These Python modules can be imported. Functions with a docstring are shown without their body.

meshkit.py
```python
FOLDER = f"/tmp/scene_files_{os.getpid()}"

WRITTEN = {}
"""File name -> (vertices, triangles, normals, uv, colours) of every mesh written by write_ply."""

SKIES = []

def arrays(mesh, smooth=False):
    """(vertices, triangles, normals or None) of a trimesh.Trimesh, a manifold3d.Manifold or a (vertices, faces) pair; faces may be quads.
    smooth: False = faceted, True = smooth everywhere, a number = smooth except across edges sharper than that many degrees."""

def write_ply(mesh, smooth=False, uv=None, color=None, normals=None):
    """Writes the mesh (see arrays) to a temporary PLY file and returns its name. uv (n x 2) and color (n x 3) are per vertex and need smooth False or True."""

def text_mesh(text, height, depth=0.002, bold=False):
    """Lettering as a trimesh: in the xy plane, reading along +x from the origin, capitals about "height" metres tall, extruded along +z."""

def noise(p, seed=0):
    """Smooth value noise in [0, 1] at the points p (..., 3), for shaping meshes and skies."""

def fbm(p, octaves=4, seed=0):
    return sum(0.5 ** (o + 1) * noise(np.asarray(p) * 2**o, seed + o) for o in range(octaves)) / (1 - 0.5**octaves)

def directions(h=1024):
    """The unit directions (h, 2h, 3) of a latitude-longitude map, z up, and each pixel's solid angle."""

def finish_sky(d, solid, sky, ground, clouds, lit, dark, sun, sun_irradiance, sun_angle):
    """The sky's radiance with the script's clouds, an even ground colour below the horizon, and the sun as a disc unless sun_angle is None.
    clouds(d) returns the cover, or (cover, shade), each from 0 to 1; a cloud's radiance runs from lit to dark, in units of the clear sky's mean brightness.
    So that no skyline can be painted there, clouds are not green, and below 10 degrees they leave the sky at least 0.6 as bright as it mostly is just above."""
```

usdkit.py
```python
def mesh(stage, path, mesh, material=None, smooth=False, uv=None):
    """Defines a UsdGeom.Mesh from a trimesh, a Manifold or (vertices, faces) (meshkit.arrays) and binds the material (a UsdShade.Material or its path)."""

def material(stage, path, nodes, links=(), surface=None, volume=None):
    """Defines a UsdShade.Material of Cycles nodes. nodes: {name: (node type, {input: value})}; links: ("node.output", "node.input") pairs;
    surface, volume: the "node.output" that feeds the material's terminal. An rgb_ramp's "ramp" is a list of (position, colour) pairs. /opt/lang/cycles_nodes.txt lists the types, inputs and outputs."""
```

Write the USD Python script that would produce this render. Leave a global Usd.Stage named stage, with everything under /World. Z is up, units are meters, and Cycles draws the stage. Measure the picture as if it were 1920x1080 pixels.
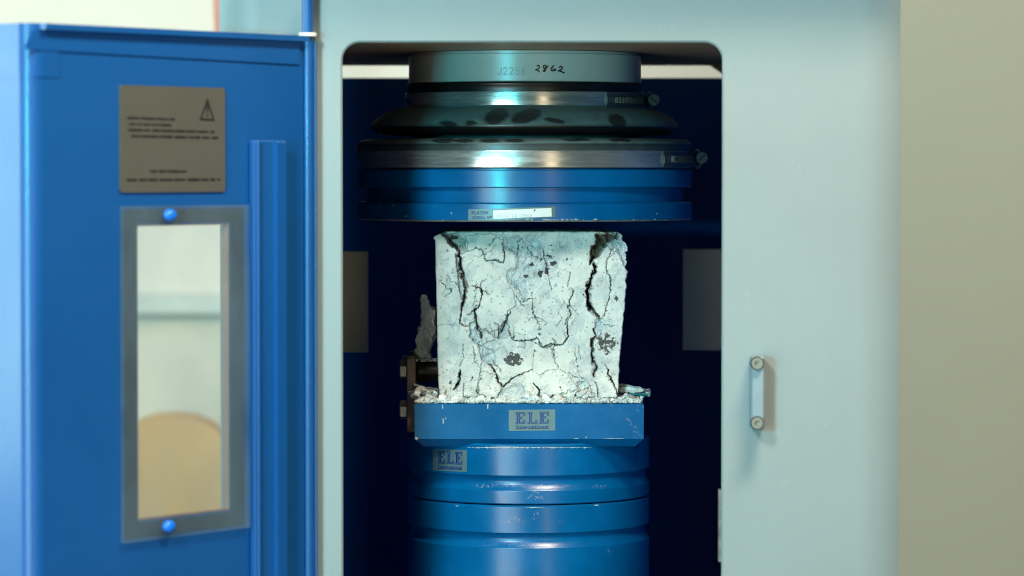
import math, random
import numpy as np, trimesh, usdkit, meshkit
import shapely
from shapely import affinity
from shapely.geometry import Polygon, LineString, Point, box as sbox
from shapely.ops import unary_union
from pxr import Usd, UsdGeom, UsdLux, UsdShade, Gf, Sdf, Vt

random.seed(7)
rng = np.random.default_rng(7)
stage = Usd.Stage.CreateInMemory()
UsdGeom.Xform.Define(stage, '/World')

# ---------------------------------------------------------------- camera
F, HORIZON, EYE, BACK = 6600.0, 320.0, 1.2, 2.9       # focal length in photo pixels, eye level row, eye height, distance to the machine axis
PITCH = math.atan((540 - HORIZON) / F)
cam = UsdGeom.Camera.Define(stage, '/World/camera')
cam.AddTranslateOp().Set(Gf.Vec3d(0, -BACK, EYE))
cam.AddRotateXOp().Set(90 - math.degrees(PITCH))
cam.CreateHorizontalApertureAttr(36.0)
cam.CreateVerticalApertureAttr(20.25)
cam.CreateFocalLengthAttr(36.0 * F / 1920)
cam.CreateFStopAttr(6.3)
cam.CreateFocusDistanceAttr(2.815)
cam.CreateExposureAttr(0.0)


def P(px, py, Y):
    """The point on the upright plane y = Y that the photograph shows at pixel px, py."""
    px, py, Y = np.broadcast_arrays(np.asarray(px, float), np.asarray(py, float), np.asarray(Y, float))
    a, b = (px - 960) / F, (540 - py) / F
    dy, dz = math.cos(PITCH) + b * math.sin(PITCH), -math.sin(PITCH) + b * math.cos(PITCH)
    t = (Y + BACK) / dy
    return np.stack([a * t, Y, EYE + dz * t], -1)


def pix(v):
    """The photo pixel of points v."""
    v = np.asarray(v, float)
    x, y, z = v[..., 0], v[..., 1] + BACK, v[..., 2] - EYE
    d = y * math.cos(PITCH) - z * math.sin(PITCH)
    u = y * math.sin(PITCH) + z * math.cos(PITCH)
    return 960 + F * x / d, 540 - F * u / d


# ---------------------------------------------------------------- lamps
def rect_light(name, pos, target, w, h, color, intensity):
    l = UsdLux.RectLight.Define(stage, '/World/' + name)
    p, t = np.array(pos, float), np.array(target, float)
    z = (p - t) / np.linalg.norm(p - t)
    up = np.array([0, 0, 1.0]) if abs(z[2]) < 0.95 else np.array([0, 1.0, 0])
    x = np.cross(up, z); x /= np.linalg.norm(x); y = np.cross(z, x)
    m = Gf.Matrix4d(*x, 0, *y, 0, *z, 0, *p, 1)
    l.AddTransformOp().Set(m)
    l.CreateWidthAttr(w); l.CreateHeightAttr(h)
    l.CreateColorAttr(Gf.Vec3f(*color)); l.CreateIntensityAttr(intensity)
    return l


def polar(az, el, r, centre=(0.0, 0.0, 1.15)):
    a, e = math.radians(az), math.radians(el)
    return (centre[0] + r * math.sin(a) * math.cos(e), centre[1] - r * math.cos(a) * math.cos(e), centre[2] + r * math.sin(e))


AX = (0.012, 0.0, 1.15)
rect_light('key_lamp', polar(-17, 22, 2.4), AX, 0.26, 0.32, (1.0, 0.97, 0.90), 118)
rect_light('low_lamp', polar(-17.5, 2.2, 2.5), AX, 0.20, 0.14, (0.010, 0.80, 0.95), 275)
rect_light('window_lamp', polar(-27, -5, 3.2), AX, 0.8, 0.5, (0.62, 0.78, 1.0), 8)
rect_light('room_fill', (-1.3, -3.6, 0.5), (0.05, 0, 1.1), 1.5, 1.4, (1.0, 0.90, 0.68), 4.6)
rect_light('warm_lamp', (1.15, -3.7, 0.95), (0.05, 0, 1.1), 0.45, 1.5, (1.0, 0.80, 0.50), 3.5)
rect_light('side_window', (-3.0, -0.85, 1.35), (-0.3, -0.5, 1.2), 1.2, 1.2, (0.58, 0.97, 0.93), 14)
rect_light('ceiling_lamp', (0.45, -1.1, 2.35), (0.2, -0.25, 1.2), 0.5, 0.22, (1.0, 0.80, 0.58), 105)
rect_light('side_wall_fill', (1.0, -0.6, 2.4), (1.0, 0.6, 1.5), 0.8, 0.3, (0.98, 1.0, 0.94), 8)  # unseen fill, added to brighten the right-hand wall
rect_light('back_wall_fill', (-0.9, 0.62, 2.15), (-0.6, 1.8, 1.0), 1.4, 0.5, (1.0, 0.96, 0.88), 4.0)  # added light behind the machine, only there to lift the back wall
# the even light of the lit room all round
usdkit.material(stage, '/World/Looks/room_light', {'b': ('background_shader', {'color': (1.0, 0.84, 0.62), 'strength': 0.06})}, [], surface='b.background')
dome = UsdLux.DomeLight.Define(stage, '/World/room_light')
UsdShade.MaterialBindingAPI.Apply(dome.GetPrim()).Bind(UsdShade.Material.Get(stage, '/World/Looks/room_light'))

# ---------------------------------------------------------------- materials
LOOKS = '/World/Looks'
UsdGeom.Scope.Define(stage, LOOKS)


def lin(r, g, b):
    return tuple(((c / 255 + 0.055) / 1.055) ** 2.4 if c > 10 else c / 255 / 12.92 for c in (r, g, b))


def mat(name, nodes, links, surface='p.BSDF'):
    return usdkit.material(stage, f'{LOOKS}/{name}', nodes, links, surface=surface)


def simple(name, color, rough=0.5, metallic=0.0, vary=0.12, scale=40, bump=0.0, bscale=300, stretch=(1, 1, 1), spec=0.5, coat=0.0, rvary=0.0):
    """Paint, metal or rubber: the colour varied by noise, with an optional fine relief."""
    dark = tuple(c * (1 - vary) for c in color); lite = tuple(min(1, c * (1 + vary)) for c in color)
    n = {'tc': ('texture_coordinate', {}), 'mp': ('mapping', {'scale': stretch}),
         'n': ('noise_texture', {'scale': scale, 'detail': 5, 'roughness': 0.6}),
         'r': ('rgb_ramp', {'ramp': [(0.3, dark), (0.7, lite)]}),
         'rr': ('map_range', {'from_min': 0.3, 'from_max': 0.7, 'to_min': rough - rvary, 'to_max': rough + rvary, 'clamp': True}),
         'p': ('principled_bsdf', {'roughness': rough, 'metallic': metallic, 'specular_ior_level': spec, 'coat_weight': coat, 'coat_roughness': 0.12})}
    l = [('tc.object', 'mp.vector'), ('mp.vector', 'n.vector'), ('n.fac', 'r.fac'), ('r.color', 'p.base_color')]
    if rvary:
        l += [('n.fac', 'rr.value'), ('rr.result', 'p.roughness')]
    else:
        del n['rr']
    if bump:
        n['bn'] = ('noise_texture', {'scale': bscale, 'detail': 2}); n['b'] = ('bump', {'strength': bump, 'distance': 0.001})
        l += [('mp.vector', 'bn.vector'), ('bn.fac', 'b.height'), ('b.normal', 'p.normal')]
    return mat(name, n, l)


def speckled(name, color, speck, at, rough=0.4, scale=350, metallic=0.0, bump=0.06, bscale=700, coat=0.0, spec=0.45):
    """Paint with sparse small specks of another colour (dust, chips)."""
    return mat(name, {
        'tc': ('texture_coordinate', {}),
        'n': ('noise_texture', {'scale': scale, 'detail': 3, 'roughness': 0.6}),
        'n2': ('noise_texture', {'scale': 22, 'detail': 4, 'roughness': 0.6}),
        'n3': ('noise_texture', {'scale': 9, 'detail': 2}),
        'add': ('math', {'math_type': 'multiply'}),
        'k': ('map_range', {'from_min': at, 'from_max': at + 0.05, 'to_min': 0.0, 'to_max': 0.75, 'clamp': True}),
        'r': ('rgb_ramp', {'ramp': [(0.3, tuple(c * 0.84 for c in color)), (0.7, tuple(c * 1.14 for c in color))]}),
        'rr': ('map_range', {'from_min': 0.3, 'from_max': 0.7, 'to_min': rough - 0.05, 'to_max': rough + 0.06, 'clamp': True}),
        'm': ('mix', {'color2': speck}),
        'bn': ('noise_texture', {'scale': bscale, 'detail': 2}), 'b': ('bump', {'strength': bump, 'distance': 0.0008}),
        'p': ('principled_bsdf', {'metallic': metallic, 'coat_weight': coat, 'coat_roughness': 0.1, 'specular_ior_level': spec})},
        [('tc.object', 'n.vector'), ('tc.object', 'n2.vector'), ('tc.object', 'n3.vector'), ('tc.object', 'bn.vector'),
         ('n.fac', 'add.value1'), ('n3.fac', 'add.value2'), ('add.value', 'k.value'), ('k.result', 'm.fac'),
         ('n2.fac', 'r.fac'), ('n2.fac', 'rr.value'), ('rr.result', 'p.roughness'), ('r.color', 'm.color1'), ('m.color', 'p.base_color'),
         ('bn.fac', 'b.height'), ('b.normal', 'p.normal')])


BLUE = (0.0, 0.100, 0.28)
DOORBLUE = (0.004, 0.076, 0.275)
M = {
    'cabinet': simple('cabinet_paint', (0.215, 0.275, 0.292), 0.42, vary=0.04, scale=5, bump=0.12, bscale=900, rvary=0.05),
    'blue': speckled('blue_enamel', BLUE, (0.30, 0.42, 0.45), 0.47, rough=0.25, coat=0.0),
    'door': simple('door_paint', DOORBLUE, 0.36, vary=0.06, scale=6, bump=0.10, bscale=1400, coat=0.15, rvary=0.05),
    'navy': simple('navy_guard', (0.003, 0.075, 0.32), 0.6, vary=0.2, scale=6, spec=0.15),
    'guide': simple('grey_guide', (0.55, 0.55, 0.48), 0.5, vary=0.08, scale=12),
    'collar': simple('collar_paint', (0.36, 0.40, 0.38), 0.30, vary=0.05, scale=30, bump=0.05),
    'stamp': simple('stamped_metal', (0.20, 0.25, 0.25), 0.5),
    'ink': simple('black_ink', (0.006, 0.008, 0.014), 0.35),
    'steel_plate': simple('raw_steel', (0.44, 0.29, 0.17), 0.5, metallic=0.2, vary=0.35, scale=14, stretch=(0.6, 6, 1), rvary=0.1),
    'band': simple('brushed_band', (0.50, 0.51, 0.49), 0.22, metallic=0.78, vary=0.15, scale=22, stretch=(1, 1, 9), bump=0.05, bscale=60, rvary=0.07),
    'screw': simple('screw_steel', (0.13, 0.14, 0.135), 0.36, metallic=0.8, vary=0.2, scale=200),
    'zinc': simple('zinc_steel', (0.22, 0.30, 0.35), 0.5, metallic=0.3, vary=0.08, scale=60),
    'rubber_black': simple('black_rubber', (0.006, 0.006, 0.006), 0.32, vary=0.2, scale=60),
    'keeper_screw': simple('keeper_screw', (0.36, 0.37, 0.33), 0.35, metallic=0.8),
    'dark_steel': simple('dark_steel', (0.020, 0.020, 0.020), 0.38, metallic=0.2, vary=0.4, scale=30),
    'brown_tone': simple('rusted_plate', (0.15, 0.118, 0.10), 0.55, metallic=0.35, vary=0.45, scale=45, bump=0.2, bscale=300),
    'bolt': simple('bolt_steel', (0.45, 0.40, 0.32), 0.33, metallic=0.8, vary=0.3, scale=90),
    'bare': simple('bare_edge', (0.26, 0.23, 0.19), 0.5, metallic=0.4, vary=0.4, scale=140),
    'label': simple('silver_label', (0.11, 0.19, 0.20), 0.42, metallic=0.25, vary=0.06, scale=60),
    'serial_white': simple('white_strip', (0.80, 0.82, 0.80), 0.4, vary=0.03),
    'blue_print': simple('blue_print', (0.004, 0.018, 0.17), 0.45, vary=0.1),
    'faint_print': simple('faint_print', (0.36, 0.45, 0.47), 0.5, vary=0.1),
    'sign': simple('sign_plate', (0.098, 0.098, 0.083), 0.42, metallic=0.2, vary=0.05, scale=20),
    'sign_print': simple('sign_print', (0.012, 0.012, 0.012), 0.5),
    'tape': simple('sealing_tape', (0.026, 0.045, 0.068), 0.6, vary=0.75, scale=28, stretch=(1, 1, 0.35)),
    'button': simple('blue_button', (0.006, 0.16, 0.70), 0.3, vary=0.05),
    'washer': simple('white_washer', (0.72, 0.72, 0.68), 0.45, vary=0.05),
    'gasket': simple('brown_lining', (0.22, 0.13, 0.10), 0.6, vary=0.15),
    'wall': simple('wall_paint', (0.74, 0.73, 0.66), 0.8, vary=0.03, scale=3, bump=0.1, bscale=200),
    'wall_green': simple('wall_lower_paint', (0.66, 0.655, 0.555), 0.75, vary=0.05, scale=3),
    'side_wall': simple('side_wall_paint', (0.39, 0.485, 0.45), 0.8, vary=0.04, scale=2),
    'trunking': simple('trunking', (0.58, 0.65, 0.62), 0.5, vary=0.05),
    'red': simple('red_timber', (0.42, 0.20, 0.16), 0.6, vary=0.25, scale=60, stretch=(1, 1, 0.1)),
    'tan': simple('tan_vinyl', (0.66, 0.38, 0.14), 0.55, vary=0.08, scale=10),
    'floor': simple('floor_concrete', (0.30, 0.29, 0.26), 0.6, vary=0.15, scale=5),
    'chrome': simple('stool_steel', (0.5, 0.5, 0.5), 0.25, metallic=1.0),
}
# acrylic of the door window: mostly clear, faintly milky, with a sheen
M['acrylic'] = mat('acrylic', {
    't': ('transparent_bsdf', {'color': (0.975, 0.98, 0.975)}),
    'd': ('diffuse_bsdf', {'color': (0.20, 0.31, 0.40)}), 'g': ('glossy_bsdf', {'roughness': 0.12, 'color': (0.9, 0.9, 0.9)}),
    'tc': ('texture_coordinate', {}), 'n': ('noise_texture', {'scale': 18, 'detail': 4}),
    'mr': ('map_range', {'from_min': 0.3, 'from_max': 0.75, 'to_min': 0.06, 'to_max': 0.18}),
    'm1': ('mix_closure', {}), 'm2': ('mix_closure', {'fac': 0.05})},
    [('tc.object', 'n.vector'), ('n.fac', 'mr.value'), ('mr.result', 'm1.fac'), ('t.BSDF', 'm1.closure1'), ('d.BSDF', 'm1.closure2'),
     ('m1.closure', 'm2.closure1'), ('g.BSDF', 'm2.closure2')], 'm2.closure')
# smeared dust: speckled cover over whatever lies below
M['dust'] = mat('dust_smear', {
    'tc': ('texture_coordinate', {}), 'n': ('noise_texture', {'scale': 420, 'detail': 4, 'roughness': 0.7}),
    'k': ('map_range', {'from_min': 0.50, 'from_max': 0.68, 'to_min': 0.0, 'to_max': 0.28, 'clamp': True}),
    't': ('transparent_bsdf', {'color': (1, 1, 1)}), 'p': ('principled_bsdf', {'base_color': (0.60, 0.61, 0.55), 'roughness': 0.9}), 'm': ('mix_closure', {})},
    [('tc.object', 'n.vector'), ('n.fac', 'k.value'), ('k.result', 'm.fac'), ('t.BSDF', 'm.closure1'), ('p.BSDF', 'm.closure2')], 'm.closure')
M['scuff'] = mat('scuff', {
    'tc': ('texture_coordinate', {}), 'n': ('noise_texture', {'scale': 160, 'detail': 4, 'roughness': 0.7}),
    'k': ('map_range', {'from_min': 0.45, 'from_max': 0.70, 'to_min': 0.0, 'to_max': 0.30, 'clamp': True}),
    't': ('transparent_bsdf', {'color': (1, 1, 1)}), 'p': ('principled_bsdf', {'base_color': (0.5, 0.56, 0.54), 'roughness': 0.8}), 'm': ('mix_closure', {})},
    [('tc.object', 'n.vector'), ('n.fac', 'k.value'), ('k.result', 'm.fac'), ('t.BSDF', 'm.closure1'), ('p.BSDF', 'm.closure2')], 'm.closure')
M['dust_solid'] = simple('dust_solid', (0.40, 0.44, 0.42), 0.9, vary=0.25, scale=400)
# rubber boot: dusty above with cyan light tinted in, wiped dark where fingers touched ("wiped")
M['boot'] = mat('dusty_lit_rubber', {
    'w': ('attribute', {'attribute': 'wiped'}), 'tc': ('texture_coordinate', {}), 'n': ('noise_texture', {'scale': 120, 'detail': 4}),
    'g': ('geometry', {}), 'sx': ('separate_xyz', {}),
    'up': ('map_range', {'from_min': -0.25, 'from_max': 0.55, 'to_min': 0.0, 'to_max': 1.0, 'clamp': True}),
    'inv': ('math', {'math_type': 'subtract', 'value1': 1.0}), 'mu': ('math', {'math_type': 'multiply'}),
    'nr': ('map_range', {'from_min': 0.3, 'from_max': 0.7, 'to_min': 0.7, 'to_max': 1.0}), 'mu2': ('math', {'math_type': 'multiply'}),
    'm': ('mix', {'color1': (0.007, 0.007, 0.007), 'color2': (0.125, 0.185, 0.185)}),
    'rr': ('map_range', {'from_min': 0, 'from_max': 1, 'to_min': 0.26, 'to_max': 0.6}),
    'p': ('principled_bsdf', {})},
    [('tc.object', 'n.vector'), ('g.normal', 'sx.vector'), ('sx.z', 'up.value'), ('w.fac', 'inv.value2'), ('up.result', 'mu.value1'), ('inv.value', 'mu.value2'),
     ('n.fac', 'nr.value'), ('nr.result', 'mu2.value1'), ('mu.value', 'mu2.value2'), ('mu2.value', 'm.fac'), ('m.color', 'p.base_color'),
     ('mu2.value', 'rr.value'), ('rr.result', 'p.roughness')])
# concrete: a pale cast skin, greyer fresh break ("spall"), brown break ("brown"), dark grit ("grit")
M['concrete'] = mat('concrete', {
    'tc': ('texture_coordinate', {}),
    's': ('attribute', {'attribute': 'spall'}), 'br': ('attribute', {'attribute': 'brown'}), 'gr': ('attribute', {'attribute': 'grit'}),
    'n1': ('noise_texture', {'scale': 55, 'detail': 6, 'roughness': 0.65}), 'n2': ('noise_texture', {'scale': 330, 'detail': 4, 'roughness': 0.7}),
    'n3': ('noise_texture', {'scale': 150, 'detail': 3, 'roughness': 0.6}), 'n4': ('noise_texture', {'scale': 800, 'detail': 2}),
    'v': ('voronoi_texture', {'scale': 230, 'randomness': 1.0}), 'mpp': ('mix', {'mix_type': 'multiply', 'fac': 0.8}),
    'skin': ('rgb_ramp', {'ramp': [(0.28, (0.42, 0.43, 0.41)), (0.45, (0.68, 0.68, 0.63)), (0.56, (0.76, 0.755, 0.69)), (0.72, (0.82, 0.81, 0.74))]}),
    'fresh': ('rgb_ramp', {'ramp': [(0.30, (0.27, 0.33, 0.36)), (0.5, (0.46, 0.53, 0.56)), (0.72, (0.70, 0.73, 0.72))]}),
    'pores': ('map_range', {'from_min': 0.13, 'from_max': 0.22, 'to_min': 0.45, 'to_max': 1.0, 'clamp': True}),
    'pit': ('map_range', {'from_min': 0.63, 'from_max': 0.70, 'to_min': 1.0, 'to_max': 0.62, 'clamp': True}),
    'mp': ('mix', {'mix_type': 'multiply', 'fac': 1.0}),
    'm1': ('mix', {}), 'm2': ('mix', {'color2': (0.12, 0.075, 0.04)}), 'm3': ('mix', {'color2': (0.05, 0.048, 0.045)}),
    'gk': ('math', {'math_type': 'multiply'}), 'gt': ('map_range', {'from_min': 0.40, 'from_max': 0.47, 'to_min': 0.0, 'to_max': 0.93, 'clamp': True}),
    'b': ('bump', {'strength': 0.5, 'distance': 0.0007}), 'b2': ('bump', {'strength': 0.3, 'distance': 0.0004}),
    'p': ('principled_bsdf', {'roughness': 0.92, 'specular_ior_level': 0.2})},
    [('tc.object', 'n1.vector'), ('tc.object', 'n2.vector'), ('tc.object', 'n3.vector'), ('tc.object', 'n4.vector'), ('tc.object', 'v.vector'),
     ('n1.fac', 'skin.fac'), ('n3.fac', 'fresh.fac'), ('n2.fac', 'pit.value'), ('skin.color', 'mp.color1'), ('pit.result', 'mp.color2'), ('v.distance', 'pores.value'), ('mp.color', 'mpp.color1'), ('pores.result', 'mpp.color2'),
     ('s.fac', 'm1.fac'), ('mpp.color', 'm1.color1'), ('fresh.color', 'm1.color2'), ('br.fac', 'm2.fac'), ('m1.color', 'm2.color1'),
     ('n2.fac', 'gk.value1'), ('gr.fac', 'gk.value2'), ('gk.value', 'gt.value'), ('gt.result', 'm3.fac'), ('m2.color', 'm3.color1'), ('m3.color', 'p.base_color'),
     ('n3.fac', 'b.height'), ('n4.fac', 'b2.height'), ('b.normal', 'b2.normal'), ('b2.normal', 'p.normal')])
M['rubble'] = simple('fresh_rubble', (0.62, 0.69, 0.68), 0.95, vary=0.3, scale=120, bump=0.5, bscale=500, spec=0.2)
M['rubble_grey'] = simple('grey_rubble', (0.66, 0.71, 0.68), 0.95, vary=0.4, scale=80, bump=0.6, bscale=400, spec=0.2)
M['rubble_brown'] = simple('brown_rubble', (0.40, 0.29, 0.20), 0.95, vary=0.4, scale=80, bump=0.6, bscale=400, spec=0.2)

# ---------------------------------------------------------------- scene objects
used = {}


def numbered(path):
    n = used.get(path, 0); used[path] = n + 1
    return path if n == 0 else f'{path}_{n:03d}'


def tag(p, label=None, cat=None, group=None, kind=None):
    for k, v in (('label', label), ('category', cat), ('group', group), ('kind', kind)):
        if v:
            p.SetCustomDataByKey(k, v)
    return p


BASE = {}


def thing(name, base, label, cat, group=None):
    path = numbered('/World/' + name)
    x = UsdGeom.Xform.Define(stage, path); x.AddTranslateOp().Set(Gf.Vec3d(*map(float, base)))
    BASE[path] = np.array(base, float)
    return tag(x.GetPrim(), label, cat, group)


def obj(name, mesh, m, parent=None, smooth=False, attrs=None, label=None):
    """One mesh given in world coordinates, below parent (a prim) or /World."""
    top = str(parent.GetPath()) if parent else '/World'
    path = numbered(f'{top}/{name}')
    off = np.zeros(3)
    q = top
    while q != '/World':
        off = off + BASE.get(q, 0); q = q.rsplit('/', 1)[0]
    if isinstance(mesh, (list,)):
        mesh = trimesh.util.concatenate(mesh)
    v, f = (mesh.vertices, mesh.faces) if hasattr(mesh, 'vertices') else mesh
    pr = usdkit.mesh(stage, path, (np.asarray(v, float) - off, np.asarray(f)), M[m] if isinstance(m, str) else m, smooth=smooth)
    for k, a in (attrs or {}).items():
        UsdGeom.PrimvarsAPI(pr).CreatePrimvar(k, Sdf.ValueTypeNames.FloatArray, 'vertex').Set(Vt.FloatArray.FromNumpy(np.asarray(a, np.float32)))
    p = pr.GetPrim()
    if label:
        p.SetCustomDataByKey('label', label)
    if name in ('scuff_marks', 'sign_print', 'dust_smear', 'dust_line', 'paint_flakes', 'chipped_paint', 'scratch_marks', 'label_lettering', 'screw_thread', 'serial_lettering', 'serial_number', 'stamped_number', 'handwritten_number'):
        p.SetCustomDataByKey('kind', 'stuff')
    return p


def cbox(lo, hi, c=0.001):
    """A box between two corners with chamfered edges."""
    lo, hi = np.array(lo, float), np.array(hi, float)
    pts = []
    for i in range(8):
        s = np.array([(i >> k) & 1 for k in range(3)])
        p = np.where(s, hi, lo); d = np.where(s, -1, 1)
        for k in range(3):
            e = np.array([c, c, c]); e[k] = 0
            pts.append(p + d * e)
    return trimesh.Trimesh(np.array(pts)).convex_hull


def lathe(profile, centre, n=256, y_flip=False):
    """profile: (radius, z) from top to bottom, turned about an upright axis."""
    pr = np.array(profile, float); k = len(pr)
    a = np.linspace(0, 2 * np.pi, n, endpoint=False)
    v = np.stack([centre[0] + pr[None, :, 0] * np.sin(a)[:, None], centre[1] - pr[None, :, 0] * np.cos(a)[:, None], np.broadcast_to(pr[None, :, 1], (n, k))], -1).reshape(-1, 3)
    f = []
    for i in range(n):
        j = (i + 1) % n
        for q in range(k - 1):
            f.append((i * k + q, i * k + q + 1, j * k + q + 1)); f.append((i * k + q, j * k + q + 1, j * k + q))
    return trimesh.Trimesh(v, np.array(f), process=False)


def cyl(a, b, r, n=32, r2=None, cap=0.0):
    """A rod from a to b, its ends chamfered by cap."""
    a, b = np.array(a, float), np.array(b, float); d = b - a; L = np.linalg.norm(d); d = d / L
    u = np.cross(d, [0, 0, 1.0]) if abs(d[2]) < 0.9 else np.cross(d, [1.0, 0, 0]); u /= np.linalg.norm(u); w = np.cross(d, u)
    t = np.linspace(0, 2 * np.pi, n, endpoint=False)
    ring = np.cos(t)[:, None] * u + np.sin(t)[:, None] * w
    pts = [a + ring * (r - cap), a + d * cap + ring * r, b - d * cap + ring * (r2 or r), b + ring * ((r2 or r) - cap)]
    return trimesh.Trimesh(np.vstack(pts)).convex_hull


def on_cyl(cx, R, cy=0.0):
    """A function (px, py, lift) -> points on the front of an upright cylinder."""
    def f(px, py, lift=0.0):
        px, py = np.asarray(px, float), np.asarray(py, float)
        r = R + lift; Y = np.full(px.shape, cy - R)
        for _ in range(12):
            X = P(px, py, Y)[..., 0] - cx
            Y = cy - np.sqrt(np.maximum(r * r - X * X, 1e-8))
        return P(px, py, Y)
    return f


def on_plane(Y0):
    return lambda px, py, lift=0.0: P(px, py, np.full(np.shape(px), Y0) - lift)


def decal(geom, where, lift=0.0002, strip=None):
    """Flat shapes drawn in photo pixels, laid on a surface as thin sheets."""
    out = []
    geoms = [geom] if not strip else []
    if strip:
        x0, y0, x1, y1 = geom.bounds
        for x in np.arange(x0, x1, strip):
            g = geom.intersection(sbox(x, y0 - 1, min(x + strip, x1), y1 + 1))
            if not g.is_empty:
                geoms.append(g)
    for g in geoms:
        for q in getattr(g, 'geoms', [g]):
            if q.geom_type != 'Polygon' or q.area < 1e-6:
                continue
            v, f = trimesh.creation.triangulate_polygon(q, engine='earcut')
            v3 = where(v[:, 0], v[:, 1], lift)
            f = np.asarray(f)
            nrm = np.cross(v3[f[:, 1]] - v3[f[:, 0]], v3[f[:, 2]] - v3[f[:, 0]])
            f = np.where((nrm[:, 1] > 0)[:, None], f[:, ::-1], f)
            out.append(trimesh.Trimesh(v3, f, process=False))
    return trimesh.util.concatenate(out)


def text_px(text, x0, y0, x1, y1, bold=False, slope=0.0):
    """Lettering in photo pixels filling the box x0..x1, baseline y1, capital height y1 - y0, as a function for lay()."""
    m = meshkit.text_mesh(text, 1.0, 0.01, bold)
    v = np.array(m.vertices); keep = v[:, 2] < 0.005
    lo, hi = v[:, 0].min(), v[:, 0].max()
    px = x0 + (v[:, 0] - lo) / (hi - lo) * (x1 - x0)
    py = y1 - v[:, 1] * (y1 - y0) + slope * (px - x0)
    f = m.faces[keep[m.faces].all(1)]
    return px, py, f


def lay(txt, where, lift=0.0003):
    px, py, f = txt
    v3 = where(px, py, lift)
    n = np.cross(v3[f[:, 1]] - v3[f[:, 0]], v3[f[:, 2]] - v3[f[:, 0]])
    f = np.where((n[:, 1] > 0)[:, None], f[:, ::-1], f)
    return trimesh.Trimesh(v3, f, process=False)


def struct(name, mesh, m, **k):
    return tag(obj(name, mesh, m, **k), kind='structure')


# ================================================================ the room behind
struct('floor', cbox((-3, -4, -0.05), (3, 2.2, 0), 0.001), 'floor')
WY = 1.75
tz = lambda py, Y: float(P(960, py, Y)[2])
zt0, zt1 = tz(590, WY), tz(551, WY)
struct('back_wall', [cbox((-2.2, WY, zt0), (2.2, WY + 0.1, 2.7), 0.001)], 'wall')
struct('lower_wall', cbox((-2.2, WY - 0.004, 0), (2.2, WY + 0.1, zt0 - 0.002), 0.001), 'wall_green')
tr = thing('cable_trunking', (-1.0, WY, zt0), 'blue grey cable trunking strip along the back wall, seen through the door window', 'trunking')
obj('channel', cbox((-2.2, WY - 0.03, zt0), (0.3, WY - 0.001, zt1), 0.002), 'trunking', tr)
obj('lid', cbox((-2.2, WY - 0.034, zt0 + 0.003), (0.3, WY - 0.0302, zt1 - 0.003), 0.001), 'trunking', tr)
struct('side_wall', cbox((0.385, 0.62, 0), (2.2, 0.72, 2.7), 0.001), 'side_wall')
# narrow red timber edge behind the left of the cabinet
a0, a1 = P(398, -30, 0.9), P(404, 110, 0.9)
dirn = (a1 - a0) / abs(a1[2] - a0[2])
top, bot = a0 + dirn * -0.25, a1 + dirn * (a1[2] - 0.02)
pts = []
for q in (top, bot):
    for dx in (0, 0.030):
        for dy in (0, 0.02):
            pts.append((q[0] + dx, q[1] + dy, q[2]))
tag(obj('leaning_board', trimesh.Trimesh(np.array(pts)).convex_hull, 'red'), 'narrow reddish brown board leaning upright behind the left edge of the cabinet', 'board')

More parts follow.
